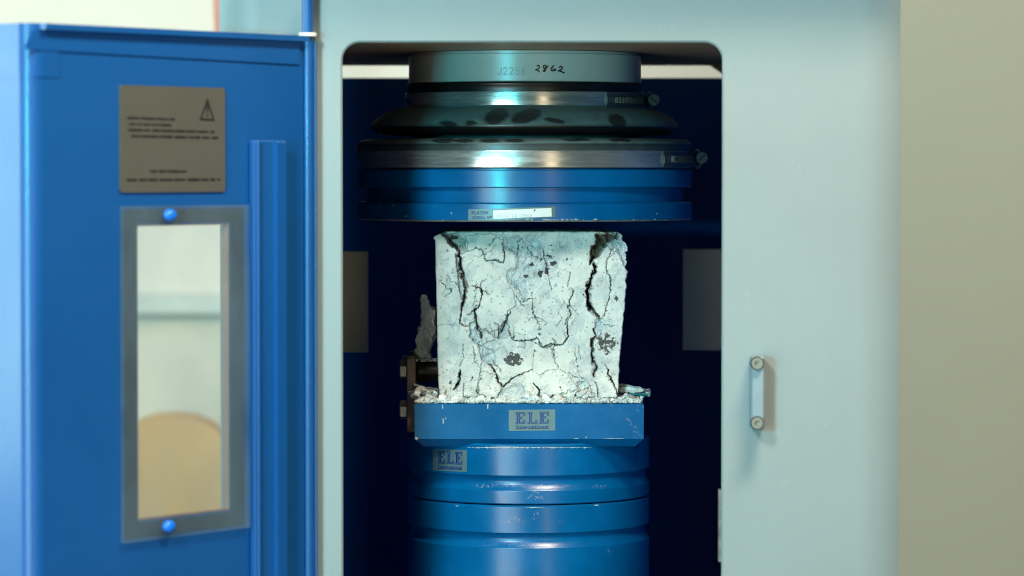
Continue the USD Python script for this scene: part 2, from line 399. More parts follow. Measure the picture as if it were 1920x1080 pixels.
# tan seat back behind the door window
cY = 1.45
ch = thing('chair', tuple(P(330, 900, cY)[:2]) + (0,), 'tan padded chair with rounded backrest, seen blurred through the door window', 'chair')
shp = [(200, 1030), (206, 860), (228, 812), (262, 786), (292, 777), (330, 774), (366, 778), (392, 790), (416, 806), (446, 840), (470, 900), (480, 1030)]
pl = Polygon(shp).buffer(-6).buffer(6)
ms = []
v2 = np.array(pl.exterior.coords)[:-1]
fr = P(v2[:, 0], v2[:, 1], cY); ctr = fr.mean(0)
pts = np.vstack([ctr + (fr - ctr) * 0.95, fr + [0, 0.012, 0], fr + [0, 0.03, 0], ctr + (fr - ctr) * 0.95 + [0, 0.042, 0]])
obj('backrest', trimesh.Trimesh(pts).convex_hull, 'tan', ch, smooth=40)
bz = fr[:, 2].min()
obj('post', cyl(ctr + [0, 0.03, bz + 0.02 - ctr[2]], ctr + [0, 0.06, 0.45 - ctr[2]], 0.014), 'chrome', ch, smooth=40)
obj('seat', cyl((ctr[0], cY - 0.14, 0.42), (ctr[0], cY - 0.14, 0.48), 0.2, 48, cap=0.015), 'tan', ch, smooth=40)
for k in range(4):
    an = math.pi / 4 + k * math.pi / 2
    obj('leg', cyl((ctr[0] + 0.12 * math.cos(an), cY - 0.14 + 0.12 * math.sin(an), 0.42), (ctr[0] + 0.2 * math.cos(an), cY - 0.14 + 0.2 * math.sin(an), 0.0), 0.011, 16), 'chrome', ch, smooth=40)

# ================================================================ the machine
FY = -0.293                       # front sheet
X0 = 0.0138                       # axis of the lower stack
XU = 0.0106                       # axis of the upper platen
CZ = EYE + 0.0948                 # underside of the crosshead
mach = thing('compression_machine', (0.03, 0, 0), 'pale grey and blue concrete compression testing machine with its blue door open', 'testing machine')


def front_panel():
    xl, xr = P(410, 300, FY)[0], P(1690, 300, FY)[0]
    AM = math.radians(36); RR = 0.030 / math.sin(AM); R = 0.030; ztop, zbot = 1.72, 0.06; T = 0.003
    ox0, ox1 = P(642, 400, FY)[0], P(1354, 400, FY)[0]
    oz1, oz0 = CZ, 0.62

    def outline(grow, r, n=10):
        pts = []
        for cx, cz, a0 in ((ox1 - r, oz1 - r, 0), (ox0 + r, oz1 - r, 90), (ox0 + r, oz0 + r, 180), (ox1 - r, oz0 + r, 270)):
            for k in range(n + 1):
                a = math.radians(a0 + 90 * k / n)
                pts.append((cx + (r + grow) * math.cos(a), cz + (r + grow) * math.sin(a)))
        return np.array(pts)
    A, B = outline(0.0013, 0.0135), outline(0, 0.0135)
    face = Polygon([(xl + R, zbot), (xr - R, zbot), (xr - R, ztop), (xl + R, ztop)], [A])
    v, f = trimesh.creation.triangulate_polygon(face, engine='earcut')
    out = [trimesh.Trimesh(np.stack([v[:, 0], np.full(len(v), FY), v[:, 1]], 1), f, process=False)]
    rings = [np.stack([A[:, 0], np.full(len(A), FY), A[:, 1]], 1), np.stack([B[:, 0], np.full(len(B), FY + 0.0013), B[:, 1]], 1), np.stack([B[:, 0], np.full(len(B), FY + T), B[:, 1]], 1)]
    n = len(A); vv = np.vstack(rings); ff = []
    for q in range(2):
        for i in range(n):
            j = (i + 1) % n
            ff += [(q * n + i, q * n + j, q * n + n + j), (q * n + i, q * n + n + j, q * n + n + i)]
    out.append(trimesh.Trimesh(vv, ff, process=False))
    # back of the sheet
    fb = Polygon([(xl + R, zbot), (xr - R, zbot), (xr - R, ztop), (xl + R, ztop)], [B])
    v, f = trimesh.creation.triangulate_polygon(fb, engine='earcut')
    out.append(trimesh.Trimesh(np.stack([v[:, 0], np.full(len(v), FY + T), v[:, 1]], 1), f, process=False))
    # rolled upright corners and returns
    for s, xe in ((-1, xl), (1, xr)):
        for off in (0, T):
            path = [(xe - s * R + s * (RR - off) * math.sin(a), FY + RR - (RR - off) * math.cos(a)) for a in np.linspace(0, AM, 14)]
            path += [(xe - s * off + s * 0.0012 * math.sin(b) - s * 0.0012, FY + RR - RR * math.cos(AM) + 0.0012 + off * 0.5 - 0.0012 * math.cos(b)) for b in (1.1, 1.35, 1.57)]
            path.append((xe - s * off, 0.40))
            path = np.array(path); k = len(path)
            vv = np.vstack([np.column_stack([path, np.full(k, zbot)]), np.column_stack([path, np.full(k, ztop)])])
            ff = []
            for i in range(k - 1):
                ff += [(i, i + 1, k + i + 1), (i, k + i + 1, k + i)]
            out.append(trimesh.Trimesh(vv, ff, process=False))
    m = trimesh.util.concatenate(out)
    return m, (xl, xr, ox0, ox1)


fp, (PXL, PXR, OX0, OX1) = front_panel()
obj('front_panel', fp, 'cabinet', mach, smooth=35)
# overhanging top cover, above the picture
obj('top_cover', cbox((PXL - 0.02, FY - 0.100, 1.42), (PXR + 0.02, 0.42, 1.50), 0.006), 'cabinet', mach)
# inner sides of the chamber and rear guard
obj('side_plate', cbox((OX0 - 0.060, FY + 0.004, 0.3), (OX0 - 0.056, 0.40, CZ - 0.004), 0.0005), 'navy', mach)
obj('side_plate', cbox((OX1 + 0.056, FY + 0.004, 0.3), (OX1 + 0.060, 0.40, CZ - 0.004), 0.0005), 'navy', mach)
GY = 0.42
gz = tz(146, GY)
rg = obj('rear_guard', cbox((OX0 - 0.08, GY, 0.3), (OX1 + 0.08, GY + 0.003, gz), 0.0005), 'navy', mach)
for (xa, xb, ya, yb, side_x, py_) in ((600, 690, 471, 661, OX0 - 0.0555, 0.13), (1280, 1400, 467, 657, OX1 + 0.0555, 0.27)):
    p0, p1 = P(xa, yb, py_), P(xb, ya, py_)
    x0_, x1_ = (side_x, p1[0]) if side_x < 0 else (p0[0], side_x)
    obj('grey_plate', [cbox((x0_, py_, p0[2]), (x1_, py_ + 0.006, p1[2]), 0.0008)], 'guide', mach)
# strip of the door catch just inside the right edge of the opening
s0, s1 = P(1346, 1052, FY + 0.02), P(1350, 916, FY + 0.02)
obj('catch_strip', cbox((s0[0], FY + 0.012, s0[2]), (s1[0] + 0.004, FY + 0.02, s1[2]), 0.0005), 'bare', mach)
# crosshead: raw steel underside, with dark bolt holes
hw = 0.012
cross = trimesh.creation.extrude_polygon(
    sbox(OX0 - 0.05, FY + 0.0045, OX1 + 0.05, 0.335).difference(unary_union([Point(x, y).buffer(hw, 24) for x, y in ((P(725, 122, 0.25)[0], 0.25), (P(1235, 122, 0.25)[0], 0.25))])), 0.11, engine='earcut')
cross.apply_translation([0, 0, CZ + 0.0015])
cr = obj('crosshead', cross, 'steel_plate', mach)
for x in (P(725, 122, 0.25)[0], P(1235, 122, 0.25)[0]):
    obj('bolt_head', cyl((x, 0.25, CZ + 0.030), (x, 0.25, CZ + 0.012), 0.009, 24, cap=0.001), 'dark_steel', cr, smooth=35)
gxr = float(P(1360, 130, 0.33)[0])
gus = Polygon([(gxr, CZ + 0.0012), (gxr - 0.014, CZ + 0.0012), (gxr, CZ - 0.008)])
g3 = trimesh.creation.extrude_polygon(gus, 0.004, engine='earcut')
g3.vertices = np.stack([g3.vertices[:, 0], 0.33 - g3.vertices[:, 2], g3.vertices[:, 1]], 1); g3.invert()
obj('corner_gusset', g3, 'steel_plate', cr)

# ---- latch keeper on the right
kx0, kx1 = P(1409, 700, FY - 0.022)[0], P(1434, 700, FY - 0.022)[0]
kz0, kz1 = P(1420, 807, FY - 0.022)[2], P(1420, 669, FY - 0.022)[2]
lk = obj('latch_keeper', cbox((kx0, FY - 0.022, kz0), (kx1, FY - 0.0005, kz1), 0.0012), 'zinc', mach)
for py in (681.5, 793.5):
    c = P(1420, py, FY - 0.026)
    obj('washer', lathe_y := cyl((c[0], FY - 0.0222, c[2]), (c[0], FY - 0.0232, c[2]), 0.0050, 32, cap=0.0003), 'dark_steel', lk, smooth=35)
    ring = trimesh.creation.annulus(0.0021, 0.0042, 0.0032, sections=36)
    ring.apply_transform(trimesh.transformations.rotation_matrix(math.pi / 2, [1, 0, 0])); ring.apply_translation([c[0], FY - 0.0249, c[2]])
    hexp = cyl((c[0], FY - 0.0241, c[2]), (c[0], FY - 0.0235, c[2]), 0.0024, 6)
    obj('socket_screw', [ring, hexp], 'keeper_screw', lk, smooth=35)

scuffs = unary_union([Polygon([(cx + rx * math.cos(t), cy + ry * math.sin(t)) for t in np.linspace(0, 6.28, 14)]) for cx, cy, rx, ry in ((1553, 800, 8, 7), (1569, 754, 4, 4), (1600, 750, 8, 10), (1470, 905, 30, 4), (1400, 560, 4, 22), (1240, 48, 30, 3), (1500, 320, 3, 12))])
obj('scuff_marks', decal(scuffs, on_plane(FY), 0.0003), 'scuff', mach)

# ---- hinge
hc = P(577, 300, FY - 0.016)
hr = obj('hinge_rod', cyl((hc[0], FY - 0.016, tz(62, FY - 0.016)), (hc[0], FY - 0.016, 1.42), 0.0041, 28, cap=0.0004), 'door', mach, smooth=35)
obj('hinge_washer', [cyl((hc[0], FY - 0.016, tz(69, FY - 0.016)), (hc[0], FY - 0.016, tz(61.5, FY - 0.016)), 0.0068, 32, cap=0.0006),
                     cbox((hc[0] - 0.002, FY - 0.016, tz(69, FY - 0.016)), (hc[0] + 0.006, FY - 0.0004, tz(63, FY - 0.016)), 0.0005)], 'washer', hr, smooth=35)

# ---- the open door. Door coordinates: u from the hinge outwards, n towards the inside face we see, z up
DA = math.radians(54)
D0 = np.array([hc[0] - 0.0008, FY - 0.018, 0.0])
DU = np.array([-math.cos(DA), -math.sin(DA), 0.0]); DN = np.array([math.sin(DA), -math.cos(DA), 0.0])


def door_uz(px, py):
    """Door coordinates u, z of a photo pixel on the inside face."""
    px, py = np.asarray(px, float), np.asarray(py, float)
    a, b = P(px, py, 0.0), np.array([0, -BACK, EYE])
    d = a - b
    t = ((D0 - b) @ DN) / (d @ DN)
    q = b + d * t[..., None] - D0
    return q @ DU, q[..., 2]


def dw(u, n, z):
    u, n, z = np.broadcast_arrays(np.asarray(u, float), np.asarray(n, float), np.asarray(z, float))
    return D0 + u[..., None] * DU + n[..., None] * DN + z[..., None] * np.array([0, 0, 1.0])


def dbox(u0, u1, n0, n1, z0, z1, c=0.0008):
    b = cbox((u0, n0, z0), (u1, n1, z1), c)
    v = dw(b.vertices[:, 0], b.vertices[:, 1], b.vertices[:, 2])
    return trimesh.Trimesh(v, b.faces).convex_hull


def dpx(x0, y0, x1, y1):
    u, z = door_uz(np.array([x0, x1]), np.array([y0, y1]))
    return min(u), max(u), min(z), max(z)


def dprism(poly, n0, n1):
    """A shape in door u, z with thickness from n0 to n1."""
    m = trimesh.creation.extrude_polygon(poly, abs(n1 - n0), engine='earcut')
    v = dw(m.vertices[:, 0], min(n0, n1) + m.vertices[:, 2], m.vertices[:, 1])
    r = trimesh.Trimesh(v, m.faces, process=False)
    if r.volume < 0:
        r.invert()
    return r


def duz_poly(pts):
    u, z = door_uz(np.array([p[0] for p in pts]), np.array([p[1] for p in pts]))
    return Polygon(np.stack([u, z], 1))


u_edge = float(door_uz(np.array([58.0]), np.array([300.0]))[0][0])
zd1 = float(door_uz(np.array([566.0]), np.array([70.0]))[1][0]); zd0 = 0.66
cut = duz_poly([(257, 421), (430, 421), (430, 957), (258, 974)])
cu0, cz0, cu1, cz1 = cut.bounds
cut = sbox(cu0, cz0, cu1, cz1)
RD = 0.011
sheet = sbox(0.0035, zd0, u_edge - RD, zd1).difference(cut)
body = [dprism(sheet, 0.0, -0.006)]
path = [(u_edge - RD + RD * math.sin(a), -RD + RD * math.cos(a)) for a in np.linspace(0, math.pi / 2, 14)] + [(u_edge, -0.034)]
k = len(path); pa = np.array(path)
vv = np.vstack([dw(pa[:, 0], pa[:, 1], zd0), dw(pa[:, 0], pa[:, 1], zd1)])
ff = []
for i in range(k - 1):
    ff += [(i, k + i, k + i + 1), (i, k + i + 1, i + 1)]
body.append(trimesh.Trimesh(vv, ff, process=False))
pb = np.array([(u_edge - RD, -0.006)] + [(u_edge - 0.003, -0.012), (u_edge - 0.003, -0.034)])
vv = np.vstack([dw(pb[:, 0], pb[:, 1], zd0), dw(pb[:, 0], pb[:, 1], zd1)])
body.append(trimesh.Trimesh(vv, [(0, 4, 3), (0, 1, 4), (1, 5, 4), (1, 2, 5)], process=False))
capz = Polygon([(u_edge - 0.003, -0.034)] + [(u_edge, -0.034)] + path[::-1][1:] + [(u_edge - RD, -0.006)])
cm = trimesh.creation.extrude_polygon(capz, 0.002, engine='earcut')
cm = trimesh.Trimesh(dw(cm.vertices[:, 0], cm.vertices[:, 1], zd1 - 0.002 + cm.vertices[:, 2] + 0.0005), cm.faces, process=False)
body.append(cm)
body.append(dbox(0.0035, u_edge, -0.034, -0.031, zd0, zd0 + 0.02))
body.append(dbox(0.0035, u_edge - 0.004, -0.034, -0.0062, zd1 - 0.003, zd1 - 0.0005))
door = obj('door', body, 'door', mach, smooth=40)
# top rail folded over the inside face, and the cap round the free edge
rail = duz_poly([(58, 58), (560, 79), (560, 121), (44, 92)])
obj('top_rail', dprism(rail, 0.0003, 0.0014), 'door', door)
lip = sbox(0.004, zd1 - 0.0032, u_edge - RD * 0.7, zd1 + 0.0008)
obj('top_lip', dprism(lip, 0.0003, 0.0065), 'door', door)
zc = float(door_uz(np.array([30.0]), np.array([143.0]))[1][0])
o = 0.0007
path2 = [(u_edge - RD - 0.016, o)] + [(u_edge - RD + (RD + o) * math.sin(a), -RD + (RD + o) * math.cos(a)) for a in np.linspace(0, math.pi / 2, 14)] + [(u_edge + o, -0.036)]
pa = np.array(path2); k = len(pa)
ins = np.array([(p[0] - 0.0, p[1]) for p in path2]); 
vv = np.vstack([dw(pa[:, 0], pa[:, 1], zc), dw(pa[:, 0], pa[:, 1], zd1 + 0.001)])
ff = []
for i in range(k - 1):
    ff += [(i, k + i, k + i + 1), (i, k + i + 1, i + 1)]
capm = [trimesh.Trimesh(vv, ff, process=False)]
pi_ = pa.copy(); pi_[:, 0] -= 0.0016 * (np.arange(k) > 6); pi_[:, 1] -= 0.0014 * (np.arange(k) <= 7)
vv = np.vstack([dw(pa[:, 0], pa[:, 1], zc), dw(pi_[:, 0], pi_[:, 1], zc)])
capm.append(trimesh.Trimesh(vv, ff, process=False))
obj('corner_cap', capm, 'door', door, smooth=40)
# hinge knuckle at the door's right edge
obj('hinge_knuckle', [cyl((hc[0], FY - 0.016, zd0), (hc[0], FY - 0.016, tz(69.5, FY - 0.016)), 0.0041, 28, cap=0.0004),
                      cbox((hc[0] + 0.0028, FY - 0.0135, zd0), (hc[0] + 0.0064, FY - 0.004, tz(77, FY - 0.016)), 0.0005)], 'door', door, smooth=35)
# stiffening channel
u0, u1, z0_, z1_ = dpx(467, 1080, 516, 263)
uu = door_uz(np.array([516.0, 503, 497, 478, 472, 467]), np.full(6, 400.0))[0]
chan = [dbox(u0, u1, 0.0004, 0.006, zd0 + 0.02, z1_, 0.0012),
        dbox(uu[1], uu[0] + 0.0006, 0.0055, 0.010, zd0 + 0.02, z1_ - 0.0004, 0.0014),
        dbox(uu[5] - 0.003, uu[5] + 0.0001, 0.0055, 0.0085, zd0 + 0.02, z1_ - 0.0004, 0.0012)]
obj('stiffener', chan, 'door', door)
# brown lining of the window opening
lin_ring = sbox(cu0 + 0.0001, cz0 + 0.0001, cu1 - 0.0001, cz1 - 0.0001).difference(sbox(cu0 + 0.0012, cz0 + 0.0012, cu1 - 0.0012, cz1 - 0.0012))
obj('window_lining', dprism(lin_ring, -0.0002, -0.0064), 'gasket', door)
pu0, pu1, pz0, pz1 = dpx(226, 1018, 459, 384)
pane = sbox(pu0, pz0, pu1, pz1)
obj('window_pane', dprism(pane, 0.0006, 0.0046), 'acrylic', door)
obj('sealing_tape', dprism(pane.buffer(-0.0022, join_style=2).difference(sbox(cu0 - 0.0012, cz0 - 0.0012, cu1 + 0.0012, cz1 + 0.0012)), 0.0002, 0.00045), 'tape', door)
edge = pane.difference(pane.buffer(-0.0012, join_style=2))
for (bx, by) in ((308, 403), (306, 986)):
    u, z = door_uz(np.array([float(bx)]), np.array([float(by)])); u, z = u[0], z[0]
    pts = []
    for r_, n_ in ((0.0050, 0.0047), (0.0050, 0.0064), (0.0040, 0.0080), (0.0022, 0.0088)):
        for t in np.linspace(0, 2 * math.pi, 28, endpoint=False):
            pts.append(dw(u + r_ * math.cos(t) * 1.15, n_, z + r_ * math.sin(t) * 0.85))
    obj('window_button', trimesh.Trimesh(np.array(pts)).convex_hull, 'button', door, smooth=50)
# warning sign
su0, su1, sz0, sz1 = dpx(223, 361, 419, 165)
obj('warning_sign', dprism(sbox(su0, sz0, su1, sz1).buffer(-0.003).buffer(0.003), 0.0003, 0.0015), 'sign', door)
marks = []


def print_line(x0, x1, y0, y1, th, seed):
    """One line of tiny print, too small to read: words of uneven strokes."""
    r = random.Random(seed); x = x0
    while x < x1 - 2:
        w = min(r.uniform(9, 26), x1 - x); xx = x
        while xx < x + w - 1:
            l = r.uniform(1.5, 3.0); y = y0 + (y1 - y0) * (xx - x0) / (x1 - x0); h = th * r.uniform(0.75, 1.15)
            marks.append(duz_poly([(xx, y - h / 2), (xx + l, y - h / 2), (xx + l, y + h / 2), (xx, y + h / 2)])); xx += l + 0.7
        x += w + 3.0


for i, (xa, xb, ya, yb, th) in enumerate(((235, 324, 221, 224, 4.0), (239, 322, 232.5, 235, 4.0), (237, 398, 243.5, 247.5, 4.2), (243, 407, 255, 258.5, 4.4), (278, 347, 321, 321.5, 4.2), (235, 408, 337.5, 336.5, 4.6))):
    print_line(xa, xb, ya, yb, th, i)
tri = duz_poly([(385.5, 184), (371, 225), (399.5, 227)]); tri2 = duz_poly([(385.5, 192.5), (375, 221.5), (396, 223)])
marks.append(tri.difference(tri2))
marks.append(duz_poly([(384, 197), (387, 197), (386.5, 212), (384.6, 212)])); marks.append(duz_poly([(384, 215), (387, 215), (387, 218.5), (384, 218.5)]))
obj('sign_print', [dprism(q, 0.0016, 0.0018) for mk in marks for q in getattr(mk, 'geoms', [mk])], 'sign_print', door)

# ---- upper platen stack
zf = lambda py, R: float(P(984, py, -R)[2])
RC = 0.0955
col = [(0.02, CZ + 0.001), (0.0935, CZ + 0.001), (0.0935, CZ - 0.0012), (RC, CZ - 0.0016), (RC, zf(151, RC)), (RC - 0.001, zf(152.5, RC)), (0.06, zf(152.5, RC))]
collar = obj('seat_collar', lathe(col, (XU, 0)), 'collar', mach, smooth=30)
c_on = on_cyl(XU, RC)
obj('stamped_number', lay(text_px('J2256', 933, 126, 985, 140), c_on, 0.00008), 'stamp', collar)
hand = [[(1040, 402), (1080, 390), (1102, 425), (1078, 468), (1012, 490), (1050, 502), (1095, 535)],
        [(1287, 408), (1245, 465), (1180, 518), (1212, 530), (1236, 498), (1192, 445), (1188, 402), (1224, 388), (1252, 415), (1212, 478)],
        [(1415, 400), (1362, 455), (1355, 497), (1398, 515), (1455, 502), (1462, 480), (1400, 472)],
        [(1545, 440), (1578, 414), (1615, 438), (1592, 488), (1520, 514), (1580, 526), (1655, 560)]]
ink = unary_union([LineString([(920 + x / 12, 90 + y / 12) for x, y in s]).buffer(1.25) for s in hand])
obj('handwritten_number', decal(ink, c_on, 0.00015, 3), 'ink', collar)
RN = 0.0972
neck = [(0.07, zf(153, RN)), (RN - 0.0005, zf(153, RN)), (RN + 0.0002, zf(156, RN)), (RN, zf(160, RN)), (RN - 0.001, zf(166, RN)), (RN - 0.001, zf(204, RN))]
prof = []
half = lambda px: (px - 984) * 2.9 / F


def smooth_profile(pts, n=40):
    """A rounded line through points (Catmull-Rom)."""
    p = np.array(pts, float); p = np.vstack([2 * p[0] - p[1], p, 2 * p[-1] - p[-2]]); out = []
    for i in range(1, len(p) - 2):
        for t in np.linspace(0, 1, 8, endpoint=False):
            a, b, c, d = p[i - 1], p[i], p[i + 1], p[i + 2]
            out.append(0.5 * (2 * b + (c - a) * t + (2 * a - 5 * b + 4 * c - d) * t * t + (3 * b - a - 3 * c + d) * t ** 3))
    return out + [p[-2]]


zs = lambda py: float(P(984, py, 0)[2])     # height of a silhouette row
flare = smooth_profile([(half(1209), zs(203)), (half(1226), zs(206)), (half(1246), zs(213)), (half(1262), zs(224)), (half(1271), zs(235)), (half(1271), zs(243)), (half(1262), zs(250)), (half(1236), zs(254)), (half(1196), zs(256)),
                        (half(1190), zs(258.5)), (half(1200), zs(260.5)), (half(1270), zs(261)), (half(1288), zs(263.5)), (half(1296.5), zs(269)), (half(1297), zs(277)), (half(1296), zs(300)), (half(1292), zs(312)), (half(1268), zs(314.5)), (half(1262), zs(317))])
flare = [(r, z) for r, z in flare]
bm = lathe([(RN - 0.003, zs(170))] + flare, (XU, 0), 320)
obj('rubber_neck', lathe(neck, (XU, 0)), 'rubber_black', mach, smooth=35)
bx, by = pix(bm.vertices); wob = meshkit.fbm(bm.vertices * 110, 3, 8) - 0.5; bx = bx + 12 * wob; by = by + 5 * (meshkit.fbm(bm.vertices * 150, 3, 9) - 0.5); fr_ = bm.vertices[:, 1] < 0
wip = np.zeros(len(bx))
for (ex, ey, rx, ry, an) in ((931, 218, 23, 14, -22), (987, 217, 29, 13, -16), (840, 232, 17, 6, 5), (881, 231, 12, 5, 0), (1158, 227, 19, 12, 22), (1040, 226, 20, 5, 8), (830, 264, 22, 4.5, 0), (872, 264, 17, 4, 0), (918, 264, 19, 4, 0), (966, 263.5, 20, 3.5, 0), (1163, 263, 20, 3.5, 0), (1080, 262, 26, 3, 0)):
    c, s = math.cos(math.radians(an)), math.sin(math.radians(an))
    dx, dy = bx - ex, by - ey
    q = ((dx * c + dy * s) / rx) ** 2 + ((-dx * s + dy * c) / ry) ** 2
    wip = np.maximum(wip, np.clip((1.25 - q) / 0.4, 0, 1) * fr_)
# attributes need one normal per vertex
obj('rubber_boot', bm, 'boot', mach, smooth=True, attrs={'wiped': wip * 0.85})


def hose_clamp(y0, y1, R, xs0, xs1, head, tilt):
    """A worm drive clamp: band, screw housing wrapped round the band, thread, slotted head facing us."""
    z1, z0 = zf(y0, R), zf(y1, R); h = z1 - z0
    prof = [(R - 0.0012, z0), (R - 0.0002, z0), (R, z0 + 0.0004), (R + 0.0002, z0 + h * 0.5), (R, z1 - 0.0004), (R - 0.0002, z1), (R - 0.0012, z1), (R - 0.0012, z0)]
    band = obj('hose_clamp', lathe(prof[::-1], (XU, 0), 320), 'band', mach, smooth=30)
    a0 = math.asin((P(xs0, (y0 + y1) / 2, -R * 0.7)[0] - XU) / R); a1 = math.radians(86)
    n = 22; zc = (z0 + z1) / 2; rows = []
    sec = [(0.0003, -h * 0.47), (0.0018, -h * 0.46), (0.0022, -h * 0.24), (0.0040, -h * 0.20), (0.0046, 0), (0.0040, h * 0.20), (0.0022, h * 0.24), (0.0018, h * 0.46), (0.0003, h * 0.47)]
    for i in range(n + 1):
        a = a0 + (a1 - a0) * i / n
        for (dr, dz) in sec:
            e = 0.35 + 0.65 * min(1, i / 4)
            r = R + 0.0004 + dr * e
            rows.append((XU + r * math.sin(a), -r * math.cos(a), zc + dz))
    k = len(sec); ff = []
    for i in range(n):
        for q in range(k - 1):
            ff += [(i * k + q, (i + 1) * k + q, (i + 1) * k + q + 1), (i * k + q, (i + 1) * k + q + 1, i * k + q + 1)]
    for e0 in (0, n * k):
        for q in range(1, k - 1):
            ff.append((e0, e0 + q + 1, e0 + q) if e0 == 0 else (e0, e0 + q, e0 + q + 1))
    obj('screw_housing', trimesh.Trimesh(np.array(rows), ff, process=False), 'screw', band, smooth=30)
    th = []
    for i in range(24):
        a = a0 + (a1 - a0) * (0.08 + 0.55 * i / 24)
        c = np.array([XU + (R + 0.0046) * math.sin(a), -(R + 0.0046) * math.cos(a), zc])
        b = cbox((-0.00032, -0.0007, -h * 0.19), (0.00032, 0.0004, h * 0.19), 0.0002)
        b.apply_transform(trimesh.transformations.rotation_matrix(a, [0, 0, 1])); b.apply_translation(c); th.append(b)
    obj('screw_thread', th, 'screw', band)
    hc_ = P(head[0], head[1], -0.035); Rh = 0.0046
    ax = np.array([0.18, -0.98, 0.0]); ax /= np.linalg.norm(ax)
    ring = trimesh.creation.annulus(Rh * 0.80, Rh, 0.004, sections=40)
    T = trimesh.geometry.align_vectors([0, 0, 1], ax); ring.apply_transform(T); ring.apply_translation(hc_ + ax * 0.001)
    core = cyl(hc_ - ax * 0.02, hc_ + ax * 0.0012, Rh * 0.79, 32, cap=0.0005)
    up = np.array([0, 0, 1.0]); sd = np.cross(up, ax); t = math.radians(tilt)
    w = math.cos(t) * sd + math.sin(t) * up; o_ = np.cross(ax, w)
    cap = []
    for s in (-1, 1):   # the two halves of the slotted face
        arc = [hc_ + ax * 0.0012 + Rh * 0.74 * (math.cos(b) * w + math.sin(b) * o_ * s) for b in np.linspace(0.17, math.pi - 0.17, 16)]
        cap.append(trimesh.Trimesh(np.array(arc + [p + ax * 0.0014 for p in arc])).convex_hull)
    sc_ = [ring] + cap
    obj('screw_head', sc_, 'screw', band, smooth=30)
    obj('screw_slot', core, 'dark_steel', band, smooth=30)
    # wire ears of the housing
    ears = []
    for s in (-1, 1):
        pts = [(XU + (R + 0.0022) * math.sin(a1 - 0.03), -0.012, zc + s * h * 0.47), (XU + (R + 0.0035) * math.sin(a1), -0.020, zc + s * h * 0.55), (hc_[0] - 0.0015, -0.030, zc + s * h * 0.48), (hc_[0] - 0.0005, -0.034, zc + s * h * 0.33)]
        for p, q in zip(pts[:-1], pts[1:]):
            ears.append(cyl(p, q, 0.0008, 10))
    obj('housing_ear', ears, 'screw', band)


hose_clamp(171, 202, 0.0985, 1136, 1212, (1225, 187.5), -40)
hose_clamp(282, 314, 0.1378, 1244, 1296, (1315, 296), 45)

RP = 0.1375
zp = lambda py, R=RP: zf(py, R)
plat = [(0.05, zp(316)), (RP - 0.004, zp(316)), (RP - 0.004, zp(318.5)), (RP - 0.0006, zp(318.6)), (RP, zp(320)), (RP, zp(350.5)), (RP - 0.0008, zp(352)), (0.1305, zp(352.3)), (0.1302, zp(380, 0.1302)), (RP - 0.0010, zp(381)), (RP, zp(383)), (RP, zp(413.2))]
pl_ = obj('upper_platen', lathe(plat, (XU, 0), 320), 'blue', mach, smooth=30)
obj('platen_face', lathe([(RP, zp(413.2)), (RP - 0.0012, zp(416.2)), (0.01, zp(416.2))], (XU, 0), 320), 'bare', pl_, smooth=30)
p_on = on_cyl(XU, RP)
lab = Polygon([(878, 392.3), (950, 390.5), (1041.5, 387), (1041.5, 407), (960, 413.2), (878, 413.6)])
obj('serial_label', decal(lab, p_on, 0.0002, 5), 'label', pl_)
obj('serial_strip', decal(Polygon([(924.5, 394.6), (1034, 389.8), (1034.5, 406), (925.5, 410.3)]), p_on, 0.0004, 5), 'serial_white', pl_)
obj('serial_lettering', [lay(text_px('PLATEN', 884.5, 396.2, 914, 402, True, -0.01), p_on, 0.0005), lay(text_px('SERIAL N\u00ba', 885, 405.6, 922, 411.2, True, -0.012), p_on, 0.0005)], 'blue_print', pl_)
obj('serial_number', lay(text_px('0974-1A-2862', 931, 402.4, 997, 408.6, False, -0.02), p_on, 0.0006), 'faint_print', pl_)
obj('serial_speck', decal(Polygon([(1001, 393), (1004.5, 392.6), (1003, 395), (1001.4, 397)]), p_on, 0.0006), 'ink', pl_)
r7 = random.Random(3)
chips = []
for k in range(46):
    x = r7.uniform(690, 1285) if k < 8 else r7.gauss(1040, 45)
    w = r7.uniform(1.2, 5); y = 413.4 - r7.uniform(0, 1.2); hgt = r7.uniform(0.8, 3.2)
    chips.append(Polygon([(x - w / 2, y), (x - w * r7.uniform(0.1, 0.4), y - hgt), (x + w * r7.uniform(0, 0.4), y - hgt * r7.uniform(0.4, 1)), (x + w / 2, y)]))
for (x, y) in ((845, 399), (690, 388), (712, 386), (735, 384.6), (760, 405), (1230, 400)):
    chips.append(Polygon([(x, y), (x + 2.2, y - 1.5), (x + 3, y + 1.2), (x + 1, y + 2.4)]))
obj('chipped_paint', decal(unary_union(chips), p_on, 0.00025), 'dust_solid', pl_)

# ================================================================ lower stack
zl = lambda py, R: float(P(991, py, -R)[2])
RL = 0.0995
d1 = [(0.01, zl(833, RL)), (RL - 0.0012, zl(833, RL)), (RL, zl(836, RL)), (RL, zl(892, RL)), (RL - 0.0006, zl(893.5, RL))] + smooth_profile([(RL - 0.0020, zl(896.5, RL)), (RL - 0.0031, zl(902, RL)), (RL - 0.0030, zl(908, RL)), (RL - 0.0018, zl(914.5, RL)), (RL - 0.0002, zl(920.5, RL))]) + [(RL, zl(921.5, RL)), (RL, zl(944.2, RL)), (RL - 0.0010, zl(946, RL)), (RL - 0.0055, zl(946.2, RL))]
dp = thing('distance_piece', (X0, 0, zl(946, RL)), 'short blue grooved spacer with silver maker label, directly under the square platen', 'spacer block')
obj('body', lathe(d1, (X0, 0), 320), 'blue', dp, smooth=28)
l_on = on_cyl(X0, RL)


